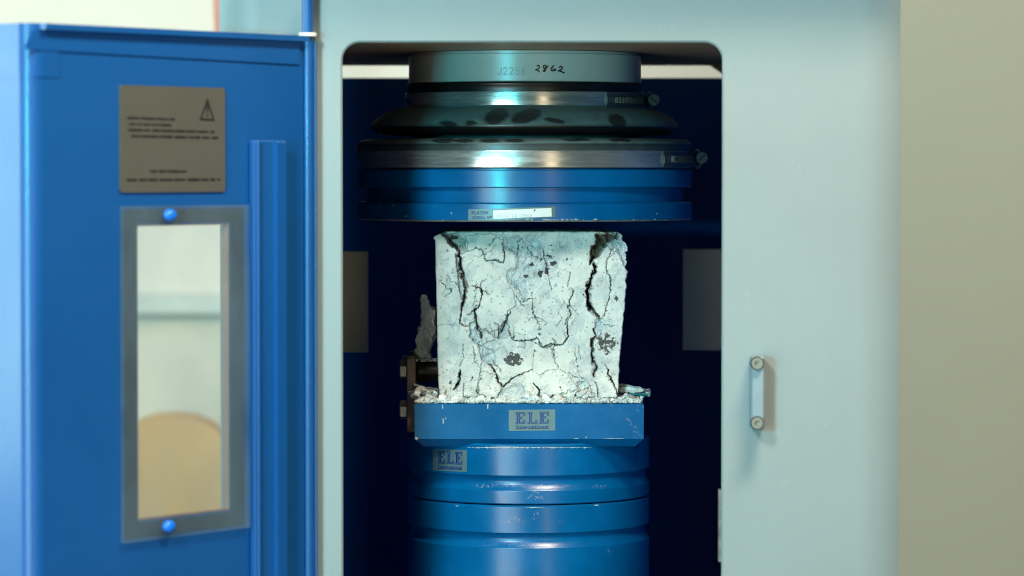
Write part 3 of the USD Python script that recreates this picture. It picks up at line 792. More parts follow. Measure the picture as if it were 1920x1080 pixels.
def ele(x0, y0, x1, y1, where, parent, slope, lift=0.0):
    """The maker's label: inline slab letters over a word, in a box given in photo pixels."""
    def tx(px, py):       # label drawing units -> photo pixels
        X = x0 + (px - 225) / 1395 * (x1 - x0); Y = y0 + (py - 200) / 640 * (y1 - y0)
        return X, Y + slope * (X - (x0 + x1) / 2)

    def E(ox, L=False):
        b = lambda a, c, d, e: sbox(ox + a, c, ox + d, e)
        if L:
            g = unary_union([b(0, 265, 165, 315), b(50, 265, 130, 625), b(0, 572, 300, 625), b(243, 512, 300, 625)])
            inl = unary_union([LineString([(ox + 8, 288), (ox + 158, 288)]).buffer(8), LineString([(ox + 90, 288), (ox + 90, 600)]).buffer(8), LineString([(ox + 8, 600), (ox + 272, 600), (ox + 272, 525)]).buffer(8)])
        else:
            g = unary_union([b(0, 265, 295, 320), b(35, 265, 140, 630), b(0, 575, 295, 630), b(236, 265, 295, 390), b(236, 510, 295, 630), b(100, 410, 215, 470)])
            inl = unary_union([LineString([(ox + 8, 292), (ox + 266, 292), (ox + 266, 376)]).buffer(8), LineString([(ox + 88, 292), (ox + 88, 603)]).buffer(8), LineString([(ox + 8, 603), (ox + 266, 603), (ox + 266, 522)]).buffer(8), LineString([(ox + 88, 440), (ox + 212, 440)]).buffer(7)])
        return g.difference(inl)
    lab = shapely.transform(sbox(225, 200, 1620, 840), lambda c: np.stack(tx(c[:, 0], c[:, 1]), 1))
    lb = obj('maker_label', decal(lab, where, 0.0002 + lift, 5), 'label', parent)
    let = unary_union([E(425), E(785, True), E(1135)])
    let = shapely.transform(let.segmentize(60), lambda c: np.stack(tx(c[:, 0], c[:, 1]), 1))
    px, py, f = text_px('International', 436, 682, 1428, 782, True)
    qx, qy = tx(px, py)
    # slab serifs under the stems
    ser = []
    for sx in (436, 500, 556, 612, 800, 905, 1010, 1092, 1200, 1262, 1392):
        ser.append(sbox(sx - 4, 770, sx + 46, 785))
    ser.append(sbox(432, 680, 492, 694))
    ser = shapely.transform(unary_union(ser), lambda c: np.stack(tx(c[:, 0], c[:, 1]), 1))
    obj('label_lettering', [decal(let, where, 0.0004 + lift, 5), lay((qx, qy, f), where, 0.0004 + lift), decal(ser, where, 0.0004 + lift)], 'blue_print', lb)


ele(811.5, 842.5, 875.5, 883.5, l_on, dp, 0.045)


def blot(cx, cy, rx, ry, seed, n=14, rot=0):
    r = random.Random(seed); pts = []
    for k in range(n):
        t = 2 * math.pi * k / n; q = r.uniform(0.55, 1.15)
        pts.append((rx * q * math.cos(t), ry * q * math.sin(t)))
    return affinity.translate(affinity.rotate(Polygon(pts).buffer(0), rot, origin=(0, 0)), cx, cy)


def dust_ribbon(x0, x1, y, thick, seed):
    r = random.Random(seed); xs = np.arange(x0, x1, 2.2)
    t = [thick * max(0.12, r.gauss(0.55, 0.4)) * min(1, (x - x0) / 12 + 0.2, (x1 - x) / 12 + 0.2) for x in xs]; c = [y + r.uniform(-0.25, 0.25) for _ in xs]
    return Polygon([(x, q - k / 2) for x, q, k in zip(xs, c, t)] + [(x, q + k / 2) for x, q, k in list(zip(xs, c, t))[::-1]]).buffer(0)


line = [dust_ribbon(876, 1110, 839.4, 2.2, 1)]
obj('dust_line', decal(unary_union([q.buffer(0) for q in line]), l_on, 0.0004, 6), 'dust_solid', dp)
obj('dust_smear', decal(unary_union([blot(1004, 930, 20, 10, 1), blot(935, 911, 60, 5, 2), blot(1035, 910, 60, 5, 4), blot(1120, 913, 26, 4, 3)]), l_on, 0.0003, 6), 'dust', dp)
d2 = [(RL - 0.006, zl(947.8, RL)), (RL - 0.0012, zl(948.2, RL)), (RL, zl(951, RL)), (RL, zl(999.5, RL)), (RL - 0.0006, zl(1001, RL))] + smooth_profile([(RL - 0.0020, zl(1004, RL)), (RL - 0.0031, zl(1009.5, RL)), (RL - 0.0030, zl(1015.5, RL)), (RL - 0.0018, zl(1022, RL)), (RL - 0.0002, zl(1028, RL))]) + [(RL, zl(1029, RL)), (RL, 0.70), (0.02, 0.70)]
dp2 = thing('distance_piece', (X0, 0, 0.70), 'tall blue grooved column standing below the shorter labelled spacer, without a label', 'spacer block')
obj('body', lathe([(0.01, zl(947.8, RL))] + d2, (X0, 0), 320), 'blue', dp2, smooth=28)
obj('dust_smear', decal(unary_union([blot(1005, 966, 7, 9, 5, rot=40), blot(960, 976, 24, 8, 6), blot(1050, 978, 10, 4, 7), blot(1140, 1030, 3, 9, 8), blot(960, 1021, 70, 4, 9)]), l_on, 0.0003, 6), 'dust', dp2)
obj('dust_line', decal(unary_union([dust_ribbon(982, 1021, 951.8, 2.0, 5)] + [blot(857, 948.6, 4, 1, 31), blot(1119, 947.4, 6, 1.2, 32)]), l_on, 0.0003), 'dust_solid', dp2)
obj('ram', [cyl((X0, 0, 0.30), (X0, 0, 0.699), 0.085, 64)], 'steel_plate', mach, smooth=35)
obj('machine_base', cbox((PXL + 0.006, FY + 0.006, 0.0), (PXR - 0.006, 0.40, 0.2995), 0.002), 'cabinet', mach)

# square lower platen
PH = 0.0915
zT, zC, zB = tz(757, -PH), tz(823, -PH), tz(837.5, -PH + 0.004)
lx0, lx1 = P(777.5, 790, -PH)[0], P(1207, 790, -PH)[0]
cxp = (lx0 + lx1) / 2
lp = thing('lower_platen', (cxp, 0, zB), 'square blue lower platen carrying the crushed cube, with a bolted stop plate', 'platen')
pts = []
for (x, y) in ((lx0, -PH), (lx1, -PH), (lx0, PH), (lx1, PH)):
    sx, sy = np.sign(x - cxp), np.sign(y)
    for e, z in ((0.0006, zT), (0.0, zT - 0.0006), (0.0, zC), (0.0068, zB)):
        pts.append((x - sx * e, y - sy * e, z))
obj('block', trimesh.Trimesh(np.array(pts)).convex_hull, 'blue', lp)
f_on = on_plane(-PH)
ele(954, 768.2, 1041, 807.5, f_on, lp, -0.013)
scr = [Polygon([(1170, 779), (1173, 778), (1187, 794), (1200, 806), (1204, 822), (1190, 822.5), (1187, 814), (1184, 803), (1176, 790)]), Polygon([(1193, 760), (1199, 759), (1198, 775), (1193.5, 773)]), Polygon([(1158, 757.5), (1160, 757.5), (1171, 779), (1169, 780)]), Polygon([(1146, 757.5), (1147.6, 757.5), (1148, 767), (1147, 768)]), Polygon([(1205, 757.5), (1207, 757.5), (1206.8, 800), (1205.6, 790)])]
obj('scratch_marks', decal(unary_union(scr), f_on, 0.0003, 4), 'dust', lp)
fl = [Polygon([(913, 757.5), (916, 757.5), (915.4, 766), (913.6, 767)]), blot(831, 789, 1.2, 7, 11), blot(830, 763, 1, 6, 12), blot(1080, 822, 6, 0.8, 13), blot(1099, 820, 0.8, 3, 14), blot(781, 822, 3, 3.5, 15), blot(1150, 822.6, 26, 0.6, 16), blot(836, 784, 0.8, 3, 17)]
obj('paint_flakes', decal(unary_union(fl), f_on, 0.0003), 'dust_solid', lp)
# top dust sheet on the platen, in front of and beside the cube: loose powder (uneven)
gx, gy = np.meshgrid(np.linspace(lx0 + 0.0012, lx1 - 0.0012, 160), np.linspace(-PH + 0.0010, PH - 0.002, 90))
hz = zT + 0.0003 + 0.0022 * np.clip(meshkit.fbm(np.stack([gx * 160, gy * 160, gx * 0], -1), 4, 5) - 0.42, 0, 1) * 3
ii = np.arange(160 * 90).reshape(90, 160)
ff = np.vstack([np.stack([ii[:-1, :-1], ii[:-1, 1:], ii[1:, 1:]], -1).reshape(-1, 3), np.stack([ii[:-1, :-1], ii[1:, 1:], ii[1:, :-1]], -1).reshape(-1, 3)])
tag(obj('concrete_dust', trimesh.Trimesh(np.stack([gx, gy, hz], -1).reshape(-1, 3), ff, process=False), 'rubble', smooth=True), 'pale concrete dust lying on top of the blue lower platen', 'dust', kind='stuff')

# bolted stop on the left side
sy = -0.052
b0, b1 = P(763, 810, sy), P(776.8, 672, sy)
obj('stop_plate', cbox((b0[0], sy, b0[2]), (lx0 - 0.0002, 0.02, b1[2]), 0.0006), 'brown_tone', lp)
for (ya, yb) in ((675, 713), (751, 788)):
    h0, h1 = P(749, yb, sy + 0.012), P(763, ya, sy + 0.012)
    zc_ = (h0[2] + h1[2]) / 2; rr = (h1[2] - h0[2]) / 2
    yc = sy + 0.012 + 0.006
    hx = [(h0[0] + e, yc + (rr - k) * math.cos(t), zc_ + (rr - k) * math.sin(t)) for e, k in ((0, 0.0010), (0.0008, 0), (h1[0] - h0[0] - 0.0005, 0)) for t in np.radians(np.arange(6) * 60 + 90 + 9)]
    obj('hex_bolt', trimesh.Trimesh(np.array(hx)).convex_hull, 'bolt', lp)
r0 = P(800, 696, sy + 0.02)
rr = (P(800, 675, sy)[2] - P(800, 718, sy)[2]) / 2
obj('stop_bar', cyl((lx0 + 0.0003, sy + 0.024, r0[2]), (P(821, 690, sy + 0.02)[0] + 0.004, sy + 0.024, r0[2]), rr, 48, cap=0.0008), 'dark_steel', lp, smooth=35)
ZBAR = r0[2] + rr

# ================================================================ the crushed concrete cube
CY = -0.075
NX, NV = 560, 500
s_, t_ = np.meshgrid(np.linspace(0, 1, NX), np.linspace(0, 1, NV))
rows = np.linspace(432, 757, NV)
Lx = np.interp(rows, [432, 437, 441, 446, 470, 540, 600, 650, 700, 757], [826, 814, 812.5, 816, 816.5, 818, 819, 820, 821, 823])
Rx = np.interp(rows, [432, 437, 446, 458, 468, 490, 516, 530, 580, 636, 680, 720, 757], [1163, 1164, 1168, 1173, 1177, 1176, 1175, 1175, 1171, 1165, 1162, 1160, 1158])
nz = lambda a, sc, seed, o=4: meshkit.fbm(np.stack([np.asarray(a) / sc, np.zeros_like(a) + 3.3, np.zeros_like(a)], -1), o, seed)
Lx = Lx + 2.2 * (nz(rows, 14, 1) - 0.5); Rx = Rx + (4.0 + 14.0 * np.clip((535 - rows) / 60, 0, 1)) * (nz(rows, 9, 2) - 0.5)
GX = Lx[:, None] + (Rx - Lx)[:, None] * s_
topy = 434 + np.interp(GX[0], [812, 826, 836, 850, 1110, 1125, 1140, 1160, 1168], [5, 4, 0, 0, 0, 1, 2, 2, 6]) + 2.0 * (nz(GX[0], 11, 3) - 0.5)
GV = topy[None, :] + (757 - topy)[None, :] * t_


def fb(sc, seed, o=4, x=None, v=None):
    return meshkit.fbm(np.stack([(GX if x is None else x) / sc, (GV if v is None else v) / sc, np.full(GX.shape, 0.37)], -1), o, seed)


vary_w = np.clip(fb(17, 51, 3) * 1.5 - 0.25, 0, 1)
wx, wv = GX + 7 * (fb(13, 11) - 0.5) + 9 * (fb(6, 13, 3) - 0.5) + 4 * (fb(2.2, 15, 2) - 0.5), GV + 7 * (fb(13, 12) - 0.5) + 9 * (fb(6, 14, 3) - 0.5) + 4 * (fb(2.2, 16, 2) - 0.5)
rough, fine, mid = fb(9, 21, 5), fb(3.0, 22, 4), fb(26, 23, 4)
facet = meshkit.noise(np.stack([wx / 7, wv / 11, np.zeros_like(wx)], -1), 41)
D = 1.8 * (mid - 0.5) + 0.45 * (rough - 0.5) + 0.10 * (fine - 0.5)       # millimetres into the cube
spall, brown, grit = np.zeros(GX.shape), np.zeros(GX.shape), np.zeros(GX.shape)


def seg_dist(pts, widths):
    """Distance to a line of segments, minus nothing, with the half width there."""
    best = np.full(GX.shape, 1e9); w = np.ones(GX.shape)
    for (a, b, wa, wb) in zip(pts[:-1], pts[1:], widths[:-1], widths[1:]):
        a, b = np.array(a, float), np.array(b, float); d = b - a; L2 = d @ d
        t = np.clip(((wx - a[0]) * d[0] + (wv - a[1]) * d[1]) / L2, 0, 1)
        q = np.hypot(wx - a[0] - t * d[0], wv - a[1] - t * d[1])
        ww = wa + (wb - wa) * t
        m = q < best
        best = np.where(m, q, best); w = np.where(m, ww, w)
    return best, w


def crack(pts, half, depth, brown_tone=0.0):
    global D, brown, spall
    half = [half] * len(pts) if np.ndim(half) == 0 else half
    half = [0.55 * h if h < 1.3 else 0.72 * h if h < 1.9 else 0.9 * h for h in half]
    d, w = seg_dist(pts, half)
    w = w * (np.clip(0.15 + 1.9 * vary_w, 0.3, 1.6) if max(half) > 1.5 else np.clip(-0.25 + 2.6 * vary_w, 0.05, 1.5))
    k = np.clip(1 - d / np.maximum(w, 0.4), 0, 1)
    lipk = np.clip(1 - d / (w + 2.2), 0, 1)
    depth = depth if max(half) > 1.5 else 0.4 * depth
    D = D + depth * np.minimum(1, k * 1.3) * (0.5 + 1.0 * rough) + 0.7 * lipk ** 2
    if brown_tone:
        brown = np.maximum(brown, brown_tone * np.clip(1.3 - d / (w + 0.9), 0, 1))  # colour turns brown towards the crack line
    spall = np.maximum(spall, 0.75 * np.clip(k * 2, 0, 1))


def poly_in(pts, soft):
    """1 inside a polygon, falling to 0 over soft pixels at its edge (from inside)."""
    p = np.array(pts, float); q = np.roll(p, -1, 0); inside = np.zeros(GX.shape, bool); best = np.full(GX.shape, 1e9)
    for a, b in zip(p, q):
        c = (a[1] > wv) != (b[1] > wv)
        with np.errstate(divide='ignore', invalid='ignore'):
            xi = (b[0] - a[0]) * (wv - a[1]) / (b[1] - a[1] if b[1] != a[1] else 1e-9) + a[0]
        inside ^= c & (wx < xi)
        d = b - a; t = np.clip(((wx - a[0]) * d[0] + (wv - a[1]) * d[1]) / max(d @ d, 1e-9), 0, 1)
        best = np.minimum(best, np.hypot(wx - a[0] - t * d[0], wv - a[1] - t * d[1]))
    return np.clip(best / soft, 0, 1) * inside


def spalled(pts, depth, soft=3.0, ruggedness=1.0, col=1.0, brown_tone=0.0):
    global D, spall, brown
    k = poly_in(pts, soft)
    D = D + k * (depth * (0.55 + 0.9 * facet) + ruggedness * (3.2 * (rough - 0.5) + 1.2 * (fine - 0.5)))
    spall = np.maximum(spall, col * np.clip(k * 1.5, 0, 1) * np.clip(0.1 + 1.5 * rough, 0, 1))
    if brown_tone:
        brown = np.maximum(brown, brown_tone * k)


frng = np.random.default_rng(12)


def flake(pts, rise, soft=2.0):
    """A plate of skin standing proud, with a sharp edge."""
    global D
    p = np.array(pts); c = p.mean(0); r = np.ptp(p, axis=0).max() / 2; a = frng.uniform(0, 6.28)
    t = np.clip(((wx - c[0]) * math.cos(a) + (wv - c[1]) * math.sin(a)) / r * 0.5 + 0.5, 0, 1)
    D = D - rise * (0.7 + 1.5 * t) * poly_in(pts, soft)


T3 = lambda pts: [(780 + x / 4.155, 420 + y / 4.155) for x, y in pts]
T4 = lambda pts: [(740 + x / 4.5, 540 + y / 4.5) for x, y in pts]
T5 = lambda pts: [(980 + x / 4.5, 540 + y / 4.5) for x, y in pts]
# thin flakes of the skin: low ledges
for lev, sd in ((0.56, 61), (0.60, 62), (0.58, 63)):
    q = fb(34, sd, 5)
    D = D + 0.32 * np.clip((q - lev) / 0.012, 0, 1); spall = np.maximum(spall, 0.35 * np.clip((q - lev) / 0.02, 0, 1))
# plates
flake(T3([(725, 680), (705, 740), (735, 870), (775, 910), (860, 910), (940, 890), (985, 960), (1045, 935), (1095, 945), (1150, 930), (1178, 880), (1175, 790), (1215, 700), (1185, 650), (1200, 590), (1230, 515), (1190, 480), (1205, 380), (1080, 330), (920, 560), (880, 630), (790, 640)]), 1.7, 1.6)
flake(T3([(380, 480), (450, 480), (515, 520), (495, 640), (450, 690), (470, 740), (415, 795), (350, 780), (340, 720), (365, 600)]), 1.0, 1.6)
flake(T3([(365, 100), (470, 70), (680, 75), (690, 210), (695, 280), (670, 305), (620, 280), (545, 288), (520, 210), (465, 185), (400, 215)]), 1.4, 1.6)
flake(T3([(515, 520), (705, 440), (760, 520), (785, 640), (720, 680), (690, 760), (640, 830), (560, 850), (500, 820), (470, 680)]), 1.1, 1.6)
flake(T4([(690, 875), (700, 760), (745, 655), (820, 660), (850, 740), (880, 815), (910, 850), (860, 925), (790, 935)]), 1.6, 2.0)
flake(T5([(0, 725), (85, 690), (150, 730), (225, 690), (330, 700), (400, 750), (470, 860), (300, 900), (150, 920), (100, 870), (0, 880)]), 1.1, 2.0)
flake(T5([(445, 915), (470, 870), (540, 850), (600, 880), (625, 930), (440, 940)]), 2.2, 6)
flake(T5([(620, 730), (720, 740), (760, 800), (790, 860), (795, 930), (640, 930), (630, 860)]), 1.5, 2.0)
flake(T4([(580, 890), (680, 870), (750, 930), (730, 960), (640, 950)]), 2.0, 4)
flake(T4([(365, 850), (430, 845), (440, 945), (380, 930)]), 1.8, 3)
flake(T5([(-20, 880), (60, 845), (135, 880), (140, 935), (-20, 940)]), 1.8, 5)
# the outer wedges beyond the main splits lean out towards us
xs1 = np.interp(GV, [434, 470, 536, 584, 605, 650, 757], [834, 858, 872, 864, 861, 866, 850]); xs2 = np.interp(GV, [434, 478, 530, 575, 600, 700, 757], [1150, 1124, 1106, 1106, 1123, 1116, 1112])
D = D - 2.2 * np.clip((xs1 - wx) / 3, 0, 1) * np.clip((640 - GV) / 120, 0, 1) - 3.2 * np.clip((wx - xs2) / 3, 0, 1) * np.clip((GV - 440) / 60, 0, 1) * np.clip((735 - GV) / 160, 0, 1)
# broken ground
spalled(T3([(760, 240), (690, 210), (670, 130), (700, 75), (1005, 75), (1010, 190), (1090, 250), (1130, 330), (1060, 350), (1010, 400), (930, 470), (885, 500), (880, 600), (840, 640), (790, 610), (770, 520), (710, 440), (705, 360), (770, 320)]), 2.6, 8, 1.5, 0.9)
spalled(T3([(305, 230), (345, 225), (368, 410), (385, 500), (350, 660), (338, 560), (322, 400)]), 4.0, 4, 0.6, 0.8)
spalled(T3([(230, 70), (330, 75), (390, 130), (400, 215), (360, 240), (310, 210), (255, 140)]), 6.5, 4, 1.5, 0.6, 0.25)
spalled(T3([(455, 730), (415, 790), (415, 890), (455, 940), (505, 900), (485, 800)]), 4.0, 5, 0.7)
spalled(T4([(640, 450), (720, 420), (775, 500), (845, 510), (862, 640), (805, 655), (745, 640), (715, 560), (690, 480)]), 3.2, 4, 1.2)
spalled(T3([(705, 730), (722, 800), (722, 900), (635, 890), (650, 800)]), 3.0, 4, 0.8)
spalled(T3([(500, 820), (560, 850), (640, 850), (640, 960), (560, 970), (500, 900)]), 1.6, 4, 0.8, 0.6)
spalled(T3([(1395, 65), (1595, 65), (1570, 120), (1500, 150), (1430, 245), (1385, 295), (1345, 330), (1345, 230), (1360, 170), (1400, 150)]), 11.0, 5, 3.5, 0.8, 0.9)
spalled(T3([(1520, 110), (1600, 110), (1655, 210), (1640, 340), (1600, 300), (1560, 200), (1525, 180)]), 3.5, 5, 1.5)
spalled(T3([(1330, 440), (1365, 430), (1380, 640), (1425, 735), (1385, 720), (1325, 640), (1320, 560)]), 4.5, 3, 0.8, 0.8)
spalled(T5([(615, 260), (690, 250), (680, 350), (650, 430), (600, 430), (595, 350)]), 2.4, 4, 0.8)
spalled(T5([(580, 560), (640, 640), (700, 740), (640, 720), (590, 760)]), 2.0, 4, 0.8, 0.7)
spalled(T5([(440, 790), (560, 770), (530, 860), (470, 870)]), 3.4, 4, 1.2, 0.8)
spalled(T4([(555, 700), (560, 790), (530, 880), (490, 870), (520, 780)]), 4.0, 4, 0.8)
spalled(T4([(890, 850), (1080, 790), (1100, 900), (1000, 930), (860, 930)]), 1.5, 4, 1.0, 0.6)
# cracks
crack(T3([(225, 75), (270, 140), (325, 200), (350, 270), (345, 330), (365, 400), (383, 480), (383, 540), (360, 610), (348, 680), (340, 770)]), [3.5, 4.4, 4.0, 2.8, 2.6, 3.4, 4.0, 4.0, 2.6, 1.8, 1.0], 11, 0.45)
crack(T3([(340, 770), (365, 785), (412, 797)]), 0.9, 1.6, 0.7)
crack(T3([(440, 480), (480, 490), (515, 520), (500, 590), (490, 640), (455, 680), (465, 740), (480, 790), (500, 850), (510, 890)]), [0.8, 0.9, 1.2, 1.3, 1.5, 2.2, 2.6, 3.0, 3.0, 2.0], 9, 0.3)
crack(T4([(650, 490), (675, 560), (680, 620), (715, 680)]), 1.2, 5)
crack(T4([(800, 640), (822, 645), (850, 720), (870, 790), (915, 835), (960, 790), (1020, 745), (1080, 715), (1165, 690)]), [2.0, 2.4, 1.8, 1.8, 2.2, 1.5, 1.2, 1.1, 1.0], 8, 0.15)
crack(T4([(735, 640), (715, 740), (690, 875)]), [1.0, 1.2, 1.6], 6)
crack(T4([(740, 730), (700, 830)]), 0.8, 3)
crack(T4([(590, 480), (575, 560), (590, 600), (555, 630), (540, 680)]), [0.7, 0.9, 1.1, 1.2, 1.2], 5)
crack(T4([(556, 700), (556, 770), (500, 855)]), [1.6, 2.2, 1.8], 12)
crack(T3([(905, 540), (915, 630), (910, 670), (935, 730), (970, 785)]), [0.9, 1.2, 1.5, 1.6, 1.2], 7)
crack(T3([(705, 740), (735, 870), (775, 908), (860, 908), (940, 887), (985, 960), (1042, 935), (1090, 945), (1150, 930), (1180, 880), (1178, 780)]), [1.0, 1.0, 1.6, 1.4, 1.2, 1.6, 1.2, 1.5, 1.2, 1.3, 1.3], 4.5, 0.55)
crack(T3([(740, 680), (712, 720), (690, 780), (660, 850)]), [1.0, 1.9, 1.4, 1.0], 8)
crack(T3([(1178, 880), (1172, 785), (1160, 780), (1212, 705), (1186, 650), (1200, 590), (1230, 512)]), [1.0, 1.2, 1.6, 1.6, 1.2, 1.2, 0.9], 4.5, 0.25)
crack(T3([(1205, 380), (1185, 480)]), 0.8, 3)
crack(T3([(1385, 320), (1390, 380), (1365, 430), (1345, 480), (1338, 560), (1350, 640), (1390, 690), (1425, 735)]), [3.2, 2.8, 2.6, 4.2, 3.6, 4.2, 2.6, 2.6], 13, 0.5)
crack(T5([(600, 350), (615, 400), (585, 450), (590, 560), (600, 610), (622, 655), (620, 700), (600, 745)]), [2.2, 2.0, 2.6, 3.0, 3.0, 3.6, 2.2, 3.0], 8, 0.3)
crack(T3([(1540, 190), (1490, 280), (1485, 340), (1490, 380), (1520, 440), (1515, 510), (1495, 580), (1480, 680), (1470, 720)]), [1.3, 1.3, 1.4, 1.6, 1.8, 1.2, 0.9, 0.8, 0.7], 9)
crack(T3([(465, 185), (520, 210), (545, 285), (620, 280), (670, 305), (695, 270), (690, 210), (670, 150)]), [0.9, 0.9, 1.0, 1.3, 1.3, 1.0, 0.9, 0.8], 3.0, 0.5)
crack(T3([(395, 110), (410, 150), (390, 210)]), 0.9, 4)
crack(T3([(625, 85), (600, 150), (560, 160)]), 0.8, 3, 0.4)
crack(T3([(500, 820), (545, 825), (600, 880), (650, 885)]), 1.0, 3, 0.6)
crack(T5([(440, 520), (445, 570), (465, 640)]), 0.8, 4)
crack(T5([(80, 440), (165, 505), (250, 490)]), 0.9, 4, 0.3)
crack(T5([(100, 540), (85, 600), (92, 690)]), 0.7, 3)
crack(T5([(230, 500), (280, 535), (250, 580), (290, 640), (325, 695), (440, 755), (540, 760)]), [1.2, 0.9, 1.1, 1.1, 0.9, 0.8, 1.0], 4.5)
crack(T5([(150, 730), (220, 690), (290, 680)]), 0.9, 4)
crack(T5([(545, 800), (605, 900)]), 1.0, 5)
crack(T5([(610, 780), (632, 870), (625, 920)]), [0.9, 1.3, 1.3], 6)
crack(T5([(700, 640), (720, 720), (755, 790), (790, 850), (798, 925)]), [0.8, 1.8, 1.9, 1.4, 1.0], 8)
crack(T5([(95, 800), (140, 860), (135, 930)]), [1.0, 2.0, 1.4], 7, 0.3)
crack(T5([(205, 930), (260, 905), (280, 925)]), [1.6, 2.4, 1.2], 8)
crack(T5([(300, 910), (430, 945), (520, 950)]), [1.0, 1.4, 1.0], 6)
crack(T5([(440, 915), (480, 865), (550, 850)]), [2.0, 1.0, 1.0], 6)
crack(T4([(430, 870), (435, 945)]), 1.2, 5)
crack(T4([(575, 890), (640, 950), (700, 960)]), [1.0, 1.3, 1.0], 5)
crack(T4([(860, 930), (885, 890), (905, 850)]), 1.0, 4)
crack(T3([(680, 150), (690, 240)]), 0.9, 4)
crack(T3([(790, 230), (800, 150), (830, 110)]), 1.1, 5, 0.3)
crack(T3([(990, 200), (1000, 270), (1030, 330)]), [1.6, 1.5, 1.0], 8)
crack(T3([(870, 180), (900, 240), (950, 270)]), 1.2, 6)
crack(T3([(780, 560), (820, 630), (850, 640)]), [1.4, 1.2, 0.8], 6)
for (cx_, cy_, r_) in ((1013, 617, 2.6), (1012, 627, 2.4), (965, 632, 2.4), (1108, 637, 1.8), (1093, 553, 1.7), (1083, 686, 1.6), (845, 718, 2), (886, 710, 1.4), (863, 588, 1.2), (1002, 659, 1.3), (1034, 458, 1.4), (1063, 486, 1.5), (1015, 487, 2.2), (1102, 570, 1.6), (838, 470, 1.4), (1050, 728, 2.0)):
    d = np.hypot(wx - cx_, wv - cy_); kk = np.clip(1.3 - d / r_, 0, 1); D = D + 4.5 * np.minimum(1, kk * 1.5)
# hairline cracks and small chips
hr_ = random.Random(44)
for k in range(34):
    x, y, a = hr_.uniform(826, 1158), hr_.uniform(450, 742), hr_.gauss(1.45, 0.6)
    line_ = [(x, y)]
    for q in range(hr_.randint(3, 7)):
        a += hr_.gauss(0, 0.5); x += 7 * math.cos(a); y += 7 * math.sin(a); line_.append((x, y))
    crack(line_, hr_.uniform(0.7, 1.25), hr_.uniform(2, 4.5), hr_.choice([0, 0, 0.4]))
for k in range(46):
    x, y, r_ = hr_.uniform(826, 1158), hr_.uniform(445, 745), hr_.uniform(2.0, 6.5)
    spalled([(x + r_ * hr_.uniform(0.5, 1.2) * math.cos(t), y + 1.4 * r_ * hr_.uniform(0.5, 1.2) * math.sin(t)) for t in np.linspace(0, 6.28, 8)[:-1]], hr_.uniform(0.5, 1.4), 2.0, 0.5, 0.7)
# dark grit patches and the little dark flat crystals in the broken ground
for (cx_, cy_, rx, ry) in ((1136, 643, 24, 24), (964, 673, 18, 13), (1155.5, 561, 6.5, 6)):
    q = np.abs(GX - cx_) / rx + np.abs(GV - cy_) / ry if cx_ != 964 else ((GX - cx_) / rx) ** 2 + ((GV - cy_) / ry) ** 2
    grit = np.maximum(grit, np.clip(1.15 - 0.35 * q, 0, 1.1) * (q < 1.6) * np.clip((1.5 - q) * 3, 0, 1))
for (cx_, cy_, a_, b_, an) in ((1038, 495, 5.5, 4, -30), (1026, 508, 3.5, 6, 15), (1014, 513, 4, 6, 25), (985, 518, 4.5, 2.6, 5), (1030, 480, 5, 2.5, 30), (998, 498, 3, 3.5, 40), (851, 445, 5, 3.5, 0)):
    c, s = math.cos(math.radians(an)), math.sin(math.radians(an))
    dx, dy = wx - cx_, wv - cy_
    kq = (np.abs(dx * c + dy * s) < a_) & (np.abs(-dx * s + dy * c) < b_)
    grit = np.where(kq, 1.4, grit); D = D + 1.2 * kq
# ragged foot
foot = np.clip((GV - 735) / 20, 0, 1)
D = D + foot * (5.0 * (rough - 0.40) + 3.0 * (fine - 0.5)); spall = np.maximum(spall, foot * 0.5)
edge_w = np.minimum(np.minimum(GX - Lx[:, None], Rx[:, None] - GX), (GV - topy[None, :]))
D = D + 1.6 * np.clip(1 - edge_w / 2.5, 0, 1) ** 2
V = P(GX, GV, CY + D * 0.001)
V = np.stack([P(GX, GV, CY)[..., 0], V[..., 1], P(GX, GV, CY)[..., 2]], -1)
idx = np.arange(NX * NV).reshape(NV, NX)
F0 = np.vstack([np.stack([idx[:-1, :-1], idx[1:, 1:], idx[:-1, 1:]], -1).reshape(-1, 3), np.stack([idx[:-1, :-1], idx[1:, :-1], idx[1:, 1:]], -1).reshape(-1, 3)])
verts, faces = [V.reshape(-1, 3)], [F0]
ring = np.concatenate([idx[0, :], idx[1:, -1], idx[-1, -2::-1], idx[-2:0:-1, 0]])
front = V.reshape(-1, 3)[ring]; ctr = front.mean(0)
side = np.concatenate([np.full(NX, 0), np.full(NV - 1, 1), np.full(NX - 1, 2), np.full(NV - 2, 3)])
ND = 40; base = NX * NV; prev = ring
for k in range(1, ND + 1):
    Yk = CY + (0.15) * k / ND
    q = front.copy(); q[:, 1] = np.maximum(front[:, 1] + 0.0002 * k, Yk)
    n3 = meshkit.fbm(np.stack([q[:, 0] * 90, q[:, 1] * 90, q[:, 2] * 90], -1), 4, 77) - 0.5
    amt = 0.006 * min(1, k / 6) * n3 - 0.010 * math.sin(math.pi * k / ND) * (side % 2 == 1)
    q[:, 0] += np.where(side == 1, amt, np.where(side == 3, -amt, 0)); q[:, 2] += np.where(side == 0, np.minimum(amt, 0), 0)
    verts.append(q); cur = base + (k - 1) * len(ring) + np.arange(len(ring))
    nx_ = np.roll(np.arange(len(ring)), -1)
    faces.append(np.stack([prev, prev[nx_], cur[nx_]], -1)); faces.append(np.stack([prev, cur[nx_], cur], -1)); prev = cur
verts.append(prev_c := np.array([[ctr[0], CY + 0.15, ctr[2]]])); ci = base + ND * len(ring)
faces.append(np.stack([prev, prev[np.roll(np.arange(len(prev)), -1)], np.full(len(prev), ci)], -1))
VV, FF = np.vstack(verts), np.vstack(faces)
pad = lambda a, val: np.concatenate([a.ravel(), np.full(len(VV) - a.size, val)])
